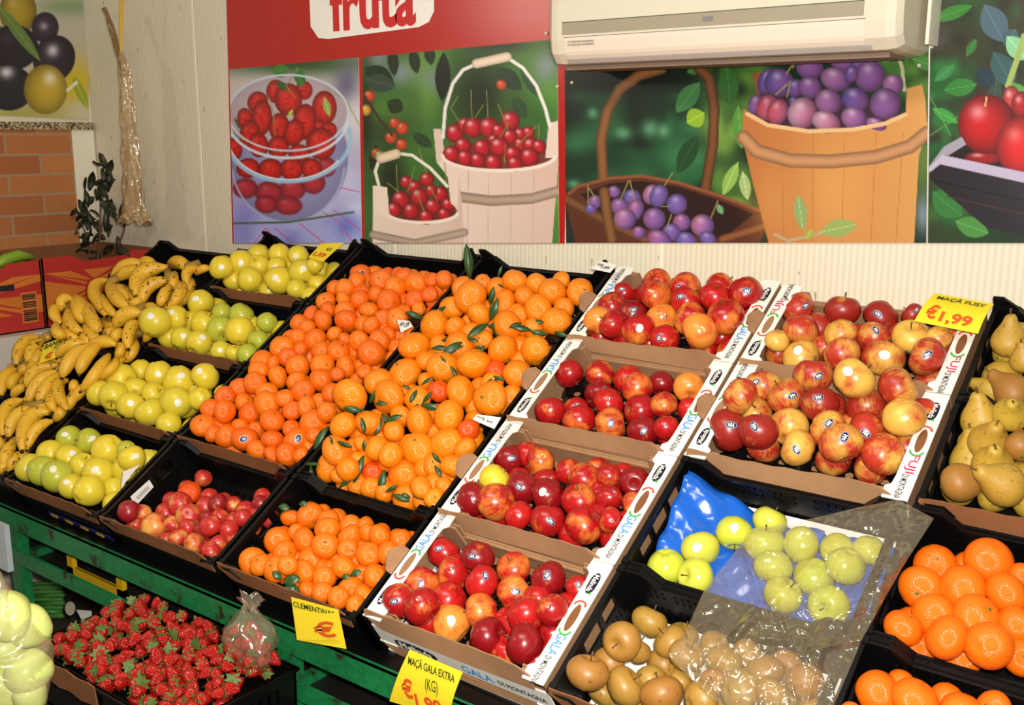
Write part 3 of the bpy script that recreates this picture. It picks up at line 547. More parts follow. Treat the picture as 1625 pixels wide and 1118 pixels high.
strip(.045, w_-.075, .100, .1018, .0018, plain('shadow_green_gap', (70, 84, 60), .7, .1), 'grille_gap', ac)
strip(.05, w_-.07, .0655, .0666, .0012, dk, 'panel_gap', ac)
fp = strip(.052, w_-.072, .0165, .065, .0012, plain('pinkish_cream_plastic', (216, 200, 182), .45, .02), 'lower_panel', ac)
strip(.05, w_-.06, .0065, .0145, .003, plain('grey_deflector', (168, 160, 154), .35, .05), 'air_deflector', ac)
mb = MB(); mb.box(.03, -dpt*.80, -.008, w_-.03, -dpt*.30, .002); mb.build('outlet_slot', plain('brown_slot', (120, 98, 80), .6, .1), ac)
strip(.395*w_/.84+.02, .42*w_/.84+.02, .081, .092, .002, plain('grey_sensor', (120, 116, 112), .4, .1), 'sensor_window', ac)
for k in range(2): text('ATTENTION WARNING' if k == 0 else 'ATTENTION WARNINGS', M['ink'], ac, (.10, on_face(.055-.007*k)-.0045, .055-.007*k), (1, 0, 0), (0, 0, 1), .075, .0042)
a_, b_ = on_wall(1447, 40, WALL_Y-.05), on_wall(1474, 40, WALL_Y-.05)
mb = MB(); mb.box(x1+.012, WALL_Y-.075, on_wall(1450, 72, WALL_Y-.06)[2], on_wall(1474, 60, WALL_Y-.075)[0], WALL_Y-.007, 2.3)
tag(mb.build('cable_duct', plain('white_duct', (232, 226, 204), .4, .03)), 'white upright duct at the right side of the cooling unit', 'duct')

# ------------------------------------------------------------------ hanging bag, sprig, banana boxes on the white counter (left)
top = on_wall(190, -10, .86); bx = [on_wall(x, y, .86) for x, y in ((191, 0), (187, 40), (192, 85), (199, 120), (203, 190), (210, 270), (212, 335), (215, 352))]
bagt = empty('hanging_plastic_bag', 'long crumpled beige plastic bag hanging from a yellow string by the brick wall', 'bag', T(*bx[-1]))
mb = MB(); mb.tube([bx[0]+np.array([0, 0, .3]), bx[0], bx[2]], .0035, 6); mb.tube([bx[0]+np.array([.02, 0, .3]), bx[0]+np.array([.018, 0, 0]), bx[2]], .003, 6)
child_of(mb.build('string', plain('yellow_string', (212, 170, 50), .6, .1)), bagt)
W_ = [.004, .012, .02, .032, .034, .04, .058, .05]; nr = 28; V = []
spine = []
for i in range(29):
    t = i/28*6; k = int(min(t, 5)); q = bx[2:][min(k, 5)]*(1-(t-k)) + bx[2:][min(k+1, 5)]*(t-k) if k < 5 else bx[7]
    ww = np.interp(i/28, [0, .1, .3, .6, .8, .93, 1], [.008, .026, .036, .050, .078, .082, .060]); spine.append((q, ww))
mb = MB()
def bagf(u, v):
    q, ww = spine[int(round(u*28))]; a = v*2*math.pi; k = 1+.24*math.sin(5*a+u*17)+.16*math.sin(9*a-u*31)
    return q+np.array([math.cos(a)*ww*k, math.sin(a)*ww*.35*k, .01*math.sin(7*a+u*11)])
mb.grid(bagf, 28, 40); child_of(mb.build('bag_film', M['film_tan'], None, True), bagt)
mb = MB()
q0 = bx[2]; tipv = on_wall(165, 12, .86)
mb.sheet(lambda u, v: tipv*(1-u)+bx[3]*u+np.array([(v-.5)*.03*(1.2-u), .01*math.sin(v*6+u*5), 0]), 8, 4, .001); child_of(mb.build('bag_neck', plain('brown_crumpled_film', (120, 92, 58), .3, .4, 30)), bagt)

# counter and boxes (box faces look into the shop, towards +x)
BXF = -2.1
zc = on_side(40, 526, BXF)[2]
mb = MB(); mb.box(SIDE_X+.02, -1.1, 0, BXF+.05, WALL_Y-.01, zc); o = mb.build('white_counter', plain('white_counter_paint', (206, 196, 182), .5, .05))
tag(o, 'white counter on the far left under the banana boxes', 'counter')
def banana_box(y0, y1, name, label):
    e = empty('banana_box', label, 'box', basis((BXF, y0, zc+.001), (0, 1, 0), (-1, 0, 0), (0, 0, 1)), 'banana cartons on the white counter')
    wd = y1-y0; H = on_side(40, 413, BXF)[2]-zc
    mb = MB(); mb.box(0, 0, 0, wd, .38, .004); mb.box(0, .376, 0, wd, .38, H); mb.box(0, 0, 0, .004, .38, H); mb.box(wd-.004, 0, 0, wd, .38, H); mb.build('carton_body', M['card_d'], e)
    nz = plain(name+'_print', (180, 40, 30), .6, .1, 8)
    P = [(0, 0, 0), (wd, 0, 0), (wd, 0, H*.96), (wd*.8, 0, H), (wd*.7, 0, H*.93), (wd*.35, 0, H*.90), (wd*.25, 0, H*1.0), (0, 0, H*1.0)] if y0 > .5 else [(0, 0, 0), (wd, 0, 0), (wd, 0, H*.98), (wd*.72, 0, H*.97), (wd*.6, 0, H*.86), (0, 0, H*.80)]
    mb = MB(); mb.prism(P, (0, .004, 0)); f = mb.build('front_panel', nz, e)
    org = plain(name+'_orange', (206, 112, 34), .6, .2, 10)
    mb = MB()
    cxm, czm = wd*.42, H*.52
    for k in range(11):      # sun rays
        a = k*2*math.pi/11+.2; b2 = a+.30
        r0, r1 = .035, .30
        pts = []
        for (rr, aa) in ((r0, a), (r1, a-.05), (r1, b2+.05), (r0, b2)):
            x, z = cxm+rr*math.cos(aa), czm+rr*math.sin(aa)*.9; pts.append((min(max(x, .004), wd-.004), -.0012, min(max(z, .06), H*.78)))
        mb.prism(pts, (0, .0006, 0))
    mb.build('sunray_print', org, f)
    mb = MB(); mb.box(wd*.55, -.0035, H*.60, wd*.75, .0001, H*.68); mb.build('hand_hole', M['ink'], f)
    if y0 < .5:
        mb = MB()
        for k in range(14):
            z = .035+k*.0068
            if k in (6, 10): continue
            mb.box(wd-.075, -.0025, z, wd-.028, -.001, z+(.004 if k % 3 else .0052))
        mb.build('barcode', M['ink'], f); mb = MB(); mb.box(wd-.08, -.0016, .028, wd-.023, -.0005, .135); mb.build('barcode_patch', org, f)
    return e
ysp = on_side(69, 460, BXF)[1]
banana_box(ysp-.40, ysp-.004, 'left_carton', 'red and orange banana carton with a barcode, left of the two on the counter')
banana_box(ysp+.003, .985, 'right_carton', 'red and orange banana carton behind the piled bananas, nearer the corner')
# green bananas showing above the left carton
gb = empty('green_banana_bunch', 'green banana bunch showing above the left banana carton', 'banana', T(BXF-.15, ysp-.2, zc+.2))
for k in range(3):
    pts = [on_side(x, y+4*k, BXF-.06-.05*k)for x, y in ((-14, 425), (8, 412), (30, 405), (55, 408))]; mb = MB(); mb.tube(pts, [.012, .02, .02, .008], 8); child_of(mb.build('banana', M['greenbanana'], None, True), gb)
mb = MB(); mb.box(BXF-.34, ysp-.32, zc+.006, BXF-.04, ysp-.05, zc+.17); tag(mb.build('paper_wad', M['card_d']), 'brown packing paper inside the left banana carton', 'paper')
# laurel sprigs in a clear wrapper
sg = empty('laurel_sprig', 'dark laurel sprigs in a clear wrapper standing in the corner beside the brick wall', 'plant', T(*on_wall(150, 430, .90)))
leafme = MB(); leafme.sheet(lambda u, v: ((u-.02)*1.0, (v-.5)*.36*math.sin(math.pi*min(max(u, .02), .98))**.7, .12*math.sin(u*3)-.25*abs(v-.5)), 8, 4, .004)
leaf_mesh = leafme.mesh('leaf', plain('dark_laurel_leaf', (38, 42, 26), .45, .4, 6), True)
stems = [[(150, 470), (156, 400), (160, 330), (168, 290), (163, 258)], [(150, 470), (140, 380), (128, 350), (118, 372)], [(152, 460), (160, 360), (175, 330), (200, 352)], [(150, 460), (185, 400), (198, 362), (186, 350)]]
for si, st in enumerate(stems):
    pts = [on_wall(x, y, .90-.01*si) for x, y in st]; mb = MB(); mb.tube(pts, [.004-.0006*i for i in range(len(pts))], 6); child_of(mb.build('stem', M['stem']), sg)
k = 0
for (x0_, y0_, x1_, y1_, n) in ((158, 262, 172, 340, 24), (112, 330, 152, 372, 20), (120, 370, 190, 412, 22), (176, 345, 205, 360, 6), (132, 290, 150, 320, 7)):
    for _ in range(n):
        x, y = rng.uniform(x0_, x1_), rng.uniform(y0_, y1_); q = on_wall(x, y, rng.uniform(.86, .93)); s_ = rng.uniform(.045, .085)
        o = link('leaf', leaf_mesh, None, T(*q) @ Matrix.Rotation(rng.uniform(0, 6.28), 4, 'Y') @ Matrix.Rotation(rng.uniform(-1, 1), 4, 'X') @ Matrix.Scale(s_, 4)); child_of(o, sg)

# fruit on the slope: (along the front, up the slope, height over the rims, radius, look)
FRUIT = {
 'gala0': [(0.0995,0.0681,-0.0437,0.0326,'u'),(0.2934,0.0687,-0.0449,0.0326,'u'),(0.3625,0.0707,-0.0424,0.0326,'u'),(0.2951,0.1857,-0.0402,0.0326,'u'),(0.361,0.1888,-0.042,0.0326,'u'),(0.0358,0.2156,-0.0331,0.0358,'s'),(0.1326,0.2198,-0.0142,0.0361,'sd'),(0.0856,0.1828,-0.0376,0.0385,'so'),(0.0386,0.1329,-0.0314,0.0386,'so'),(0.1752,0.173,-0.0178,0.0359,'s'),(0.2028,0.2349,-0.0414,0.0359,'o'),(0.2986,0.2279,-0.028,0.0367,'ds'),(0.0366,0.0726,-0.0065,0.0366,'s'),(0.1095,0.1248,-0.0437,0.0393,''),(0.2406,0.1825,-0.0365,0.0368,'os'),(0.3695,0.2269,-0.028,0.0291,'s'),(0.0988,0.0745,-0.0018,0.0385,'s'),(0.2064,0.1182,-0.0262,0.036,'o'),(0.3068,0.1362,-0.0145,0.0383,''),(0.3639,0.154,0.0009,0.0323,'s'),(0.1565,0.076,-0.0352,0.04,'yw'),(0.2544,0.074,-0.0234,0.038,'d'),(0.342,0.0772,-0.0094,0.0393,'d'),(0.3569,0.1332,-0.0518,0.0312,'u'),(0.259,0.1276,-0.051,0.032,'u')],
 'gala1': [(0.0305,0.3487,-0.0412,0.031,'u'),(0.0945,0.3467,-0.046,0.031,'u'),(0.2791,0.3483,-0.0438,0.031,'u'),(0.3092,0.4063,-0.0449,0.031,'u'),(0.3741,0.4048,-0.0452,0.031,'u'),(0.2834,0.4628,-0.0469,0.031,'u'),(0.0643,0.5153,-0.0406,0.031,'u'),(0.2507,0.5189,-0.043,0.031,'u'),(0.3102,0.5175,-0.0441,0.031,'u'),(0.0358,0.4854,-0.0308,0.0358,'ds'),(0.0998,0.5066,-0.0467,0.0363,'os'),(0.1812,0.501,-0.0468,0.0319,''),(0.2376,0.4819,-0.032,0.0375,'o'),(0.2935,0.4946,-0.0194,0.0284,''),(0.3494,0.5021,-0.028,0.0331,'d'),(0.0505,0.4101,-0.0145,0.0371,'y'),(0.0388,0.344,-0.0055,0.0388,'ds'),(0.0804,0.4492,-0.0503,0.0327,'u'),(0.1247,0.4114,-0.019,0.0382,'ds'),(0.1405,0.4621,-0.0509,0.0321,'us'),(0.192,0.4082,-0.0169,0.0375,'dw'),(0.2623,0.4188,-0.0238,0.0392,''),(0.3192,0.4454,-0.028,0.0294,'s'),(0.3762,0.4467,-0.028,0.0256,'o'),(0.1029,0.3461,0.0029,0.0416,'o'),(0.1646,0.3371,-0.011,0.0326,'s'),(0.2251,0.3493,-0.0184,0.0376,'s'),(0.3071,0.3623,-0.0199,0.0416,''),(0.3642,0.3792,-0.0045,0.0271,'s'),(0.3599,0.3706,-0.0536,0.0294,'u')],
 'gala3': [(0.0348,0.9159,-0.0421,0.0347,'u'),(0.1031,0.919,-0.0419,0.0347,'u'),(0.1736,0.9158,-0.042,0.0347,'u'),(0.3145,0.9203,-0.0364,0.0347,'u'),(0.3809,0.9166,-0.0392,0.0347,'u'),(0.1224,1.0834,-0.0003,0.0366,'o'),(0.2018,1.0771,-0.0036,0.0429,'os'),(0.2971,1.083,0.0085,0.037,'os'),(0.3658,1.0679,0.0089,0.0431,'s'),(0.0375,1.0533,-0.019,0.0313,'s'),(0.1511,1.0243,0.0117,0.0418,'ow'),(0.2337,1.0187,0.0098,0.0393,'s'),(0.3102,1.0263,0.027,0.0357,''),(0.0393,0.9916,-0.011,0.0393,''),(0.1062,0.9709,-0.0094,0.0385,'ds'),(0.0392,0.9237,-0.0005,0.0392,'y'),(0.1868,0.9705,-0.0106,0.0398,'ys'),(0.2702,0.9638,0.0045,0.0411,'ow'),(0.3564,0.9777,0.0133,0.0444,'o'),(0.0926,0.9057,0.012,0.0362,''),(0.1573,0.9111,-0.001,0.0416,'ow'),(0.2257,0.9063,-0.0124,0.0368,'s'),(0.32,0.9135,0.0184,0.044,'yw'),(0.3848,1.0222,-0.0366,0.0328,'uo'),(0.3329,0.9766,-0.0504,0.0326,'u'),(0.0788,1.0824,-0.0475,0.0355,'u')],
 'fujiB': [(0.818,0.9222,-0.0447,0.0335,'u'),(0.4895,1.0656,-0.0194,0.0395,'s'),(0.5252,0.9874,-0.0082,0.042,''),(0.5975,1.0587,-0.0043,0.0411,'d'),(0.6703,1.0799,-0.03,0.0401,'ds'),(0.7396,1.0796,-0.015,0.0262,'ds'),(0.5459,1.0426,-0.0464,0.0366,'us'),(0.4977,0.9281,0.0063,0.0286,'y'),(0.6193,0.9781,0.0023,0.0377,'y'),(0.6358,1.0236,-0.0472,0.0358,'us'),(0.6836,0.9928,-0.0129,0.0379,'s'),(0.7158,1.0378,-0.0478,0.0352,'us'),(0.7581,1.0019,-0.009,0.042,'y'),(0.816,0.9964,0.0055,0.0276,'y'),(0.5501,0.9162,-0.0242,0.0442,'yw'),(0.6476,0.9149,0.0031,0.0402,'o'),(0.5787,0.9773,-0.0473,0.0357,'u'),(0.7236,0.9288,-0.0105,0.0462,'ow'),(0.81,0.935,0.0049,0.0422,'s'),(0.486,0.9441,-0.047,0.036,'u'),(0.8316,1.0552,-0.0411,0.0339,'u'),(0.8339,0.995,-0.0459,0.0335,'u')],
 'fujiA': [(0.5646,0.6641,-0.0365,0.0368,'u'),(0.7101,0.6622,-0.0347,0.0368,'u'),(0.7837,0.6621,-0.0354,0.0368,'u'),(0.5135,0.798,-0.0077,0.042,'os'),(0.624,0.8152,0.0315,0.0413,'s'),(0.7153,0.797,0.0567,0.0445,'yw'),(0.7924,0.8145,0.033,0.0426,'o'),(0.5769,0.7733,0.0026,0.0409,'os'),(0.5069,0.7185,0.0433,0.0403,'o'),(0.6522,0.7604,0.0079,0.0409,'ds'),(0.7314,0.7985,-0.0145,0.0415,''),(0.8236,0.7473,0.0282,0.0425,'y'),(0.5219,0.7329,-0.0245,0.0416,'o'),(0.6034,0.7123,-0.0194,0.0419,'y'),(0.6879,0.7059,0.0027,0.0411,'os'),(0.7553,0.7272,-0.0103,0.0412,'s'),(0.4965,0.6633,-0.0039,0.0465,'ds'),(0.5649,0.6569,0.011,0.0429,'ds'),(0.6446,0.6535,-0.0105,0.0395,'ys'),(0.7334,0.6581,0.0245,0.0441,'os'),(0.8068,0.6727,-0.0009,0.0431,'o'),(0.6501,0.8025,-0.0455,0.0375,'u'),(0.8379,0.8039,-0.0218,0.0361,'u'),(0.8282,0.7277,-0.0387,0.0351,'u'),(0.6937,0.7534,-0.0461,0.0369,'u'),(0.7874,0.7748,-0.0474,0.0356,'u')],
 'pearB': [(0.9354,0.9173,-0.0443,0.0309,'u'),(1.0605,0.9198,-0.0378,0.0309,'u'),(1.0326,0.9727,-0.042,0.0309,'u'),(0.9393,1.0259,-0.0437,0.0309,'u'),(1.002,1.0306,-0.0434,0.0309,'u'),(0.968,1.0808,-0.0437,0.0309,'u'),(0.9435,1.0161,0,0.0353,'gU'),(0.9794,0.9649,0,0.0258,'gU'),(0.9428,0.9546,-0.0484,0.0378,'gD'),(0.9745,0.9025,-0.0277,0.0385,'r')],
 'pearA': [(1.0004,0.6557,-0.0386,0.0308,'u'),(1.0605,0.6575,-0.0414,0.0308,'u'),(1.1218,0.6594,-0.0388,0.0308,'u'),(1.0293,0.7112,-0.0394,0.0308,'u'),(1.0892,0.714,-0.0422,0.0308,'u'),(0.9391,0.7697,-0.043,0.0308,'u'),(1.0587,0.7658,-0.0401,0.0308,'u'),(0.9438,0.8009,-0.0093,0.0388,'U'),(0.9723,0.7431,0.0007,0.0356,'V'),(0.998,0.8,0.0228,0.033,'V'),(1.0272,0.7386,0.009,0.0279,'r'),(0.9447,0.7323,-0.0483,0.0397,'U'),(0.9934,0.692,-0.0009,0.0377,'V'),(0.9506,0.6403,-0.0041,0.0363,'rR'),(1.0221,0.6418,0.0115,0.0378,'L'),(1.0424,0.6839,-0.0157,0.0232,''),(0.9377,0.6681,-0.0553,0.0327,'ug')],
 'goldD': [(-1.3518,0.9145,-0.054,0.0339,'u'),(-1.2873,0.9157,-0.0503,0.0339,'u'),(-1.2183,0.9174,-0.0524,0.0339,'u'),(-1.0827,0.9192,-0.0545,0.0339,'u'),(-1.0172,0.9189,-0.0517,0.0339,'u'),(-1.1141,0.9789,-0.0545,0.0339,'u'),(-1.0476,0.9806,-0.054,0.0339,'u'),(-0.9785,0.9788,-0.0488,0.0339,'u'),(-1.2861,1.0422,-0.0503,0.0339,'u'),(-1.2183,1.0367,-0.0504,0.0339,'u'),(-1.0825,1.0377,-0.0504,0.0339,'u'),(-1.0153,1.0385,-0.0495,0.0339,'u'),(-1.3448,1.0313,-0.0054,0.0389,''),(-1.2573,1.0455,-0.005,0.0366,''),(-1.1652,1.0474,-0.005,0.0361,'w'),(-1.345,0.9597,0.0187,0.045,'w'),(-1.2778,0.9709,0.0034,0.0353,''),(-1.2113,0.9848,-0.005,0.0348,'w'),(-1.0946,0.9806,-0.0102,0.0425,'w'),(-1.3656,0.9022,0.0419,0.0407,'w'),(-1.3535,0.9096,-0.0135,0.0365,''),(-1.2552,0.9049,0.0023,0.0434,''),(-1.1566,0.9338,-0.0135,0.0454,'w'),(-1.2529,0.951,-0.047,0.0325,'u'),(-1.0375,0.999,0.008,0.0284,''),(-1.0615,0.9128,-0.0194,0.0313,'u')],
 'goldC': [(-1.3561,0.6348,-0.056,0.0345,'u'),(-1.2815,0.6367,-0.0545,0.0345,'u'),(-1.2173,0.6352,-0.0565,0.0345,'u'),(-1.1436,0.6353,-0.0526,0.0345,'u'),(-1.0762,0.6378,-0.0594,0.0345,'u'),(-1.1437,0.7596,-0.0539,0.0345,'u'),(-1.0778,0.7572,-0.0541,0.0345,'u'),(-1.0088,0.7602,-0.0573,0.0345,'u'),(-1.3464,0.7631,0.0134,0.0436,'w'),(-1.2609,0.7613,-0.0143,0.0327,'g'),(-1.1617,0.7583,-0.0117,0.0388,'g'),(-1.3485,0.6658,0.0306,0.0415,'w'),(-1.349,0.7052,-0.02,0.041,''),(-1.2759,0.6963,-0.0096,0.0421,''),(-1.1992,0.6943,-0.0164,0.0441,'g'),(-1.1074,0.6972,-0.012,0.0461,''),(-1.3533,0.6157,-0.0057,0.0367,''),(-1.2892,0.6168,-0.0006,0.0378,'w'),(-1.2191,0.6216,-0.0107,0.0426,'w'),(-1.1114,0.611,-0.0187,0.032,'w'),(-1.0575,0.6165,-0.0195,0.0264,''),(-1.0311,0.7491,-0.012,0.0324,'g'),(-1.3532,0.8007,-0.0463,0.0368,'u'),(-1.0187,0.6859,-0.0283,0.0338,'gu'),(-1.0047,0.6226,-0.0236,0.0335,'gu'),(-1.3606,0.6084,0.063,0.0491,'w')],
 'goldB': [(-1.3528,0.3542,-0.0503,0.0369,'u'),(-1.2746,0.3583,-0.0537,0.0369,'u'),(-1.2017,0.3534,-0.0511,0.0369,'u'),(-0.9822,0.3533,-0.0546,0.0369,'u'),(-1.0941,0.419,-0.053,0.0369,'u'),(-0.9819,0.4862,-0.0536,0.0369,'u'),(-1.3529,0.4782,-0.0188,0.0371,''),(-1.2537,0.4767,-0.012,0.0418,'w'),(-1.0462,0.4978,-0.0009,0.0415,'w'),(-1.3418,0.4114,0.0127,0.0482,''),(-1.1527,0.4723,-0.0153,0.0462,'w'),(-1.2743,0.3979,-0.0077,0.0415,''),(-1.1963,0.403,-0.0127,0.0366,''),(-1.082,0.3979,-0.0134,0.046,'w'),(-1.3494,0.3371,0.0231,0.0406,''),(-1.2777,0.3417,0.0257,0.0452,''),(-1.2104,0.3371,0.0035,0.0406,'w'),(-1.1369,0.3409,-0.0105,0.0435,''),(-1.088,0.475,-0.0504,0.0361,'u'),(-1.0531,0.333,-0.0299,0.035,'u'),(-1.0229,0.4378,-0.0257,0.0357,'u')],
 'goldA': [(-1.0009,0.0703,-0.0537,0.0353,'u'),(-1.0713,0.1987,-0.0572,0.0353,'u'),(-1.3518,0.1895,-0.0167,0.0382,'gw'),(-1.2716,0.202,-0.0207,0.0389,'gw'),(-1.1574,0.1911,-0.0152,0.0454,''),(-1.0844,0.2074,-0.0128,0.0278,'g'),(-1.0072,0.1779,0.0051,0.0379,'w'),(-1.3499,0.1218,-0.0099,0.0401,''),(-1.2738,0.1296,-0.0184,0.0437,'w'),(-1.2012,0.1255,-0.0198,0.0378,''),(-1.1152,0.1227,-0.0187,0.0443,'w'),(-1.3481,0.0559,0.0027,0.0419,'w'),(-1.2788,0.0575,0.0103,0.0435,'g'),(-1.2041,0.0589,0.0076,0.0449,'gw'),(-1.135,0.0497,-0.0017,0.0357,'w'),(-1.0643,0.0575,-0.0047,0.0435,''),(-1.058,0.1621,-0.0316,0.0342,'u'),(-1.0569,0.1058,-0.0528,0.0342,'u'),(-1.0207,0.2152,-0.0454,0.0343,'u')],
 'nect': [(-0.6362,0.0598,-0.0763,0.0235,'u'),(-0.5854,0.0568,-0.0796,0.0235,'u'),(-0.5409,0.0573,-0.0726,0.0235,'u'),(-0.7992,0.0995,-0.0754,0.0235,'u'),(-0.5627,0.1002,-0.077,0.0235,'u'),(-0.8713,0.1459,-0.0796,0.0235,'u'),(-0.5407,0.146,-0.0735,0.0235,'u'),(-0.8483,0.1893,-0.0755,0.0235,'u'),(-0.7527,0.1851,-0.0762,0.0235,'u'),(-0.7031,0.1884,-0.0782,0.0235,'u'),(-0.66,0.1877,-0.0772,0.0235,'u'),(-0.6129,0.187,-0.0796,0.0235,'u'),(-0.5665,0.1835,-0.0788,0.0235,'u'),(-0.5172,0.1844,-0.08,0.0235,'u'),(-0.8241,0.2311,-0.0754,0.0235,'u'),(-0.5869,0.2302,-0.0735,0.0235,'u'),(-0.5405,0.2261,-0.0732,0.0235,'u'),(-0.8114,0.1747,-0.0643,0.0308,'C'),(-0.7847,0.1286,-0.0464,0.0326,''),(-0.7285,0.156,-0.0702,0.028,''),(-0.6717,0.1641,-0.0496,0.0259,'d'),(-0.8342,0.1042,-0.0689,0.0284,''),(-0.731,0.1084,-0.0494,0.032,'y'),(-0.8704,0.0684,-0.0436,0.0246,'y'),(-0.8661,0.0429,-0.0055,0.0289,'d'),(-0.8706,0.0384,-0.0511,0.0244,''),(-0.8127,0.0522,-0.0526,0.0382,'y'),(-0.6384,0.136,-0.056,0.0216,''),(-0.5635,0.1501,-0.0492,0.0233,''),(-0.6009,0.1431,-0.0646,0.0224,'u'),(-0.7644,0.0759,-0.0611,0.0239,'y'),(-0.6962,0.0768,-0.0459,0.0237,''),(-0.6549,0.0846,-0.0574,0.0273,'d'),(-0.6152,0.096,-0.0336,0.0273,''),(-0.5769,0.11,-0.0533,0.025,''),(-0.6829,0.0383,-0.0369,0.0243,'y'),(-0.7471,0.0355,-0.0661,0.0215,''),(-0.6318,0.044,-0.0442,0.027,'y'),(-0.5711,0.0695,-0.0528,0.0229,''),(-0.553,0.0375,-0.0356,0.0235,''),(-0.5644,0.2065,-0.0627,0.0225,'ud'),(-0.6867,0.1249,-0.0619,0.0228,'ud')],
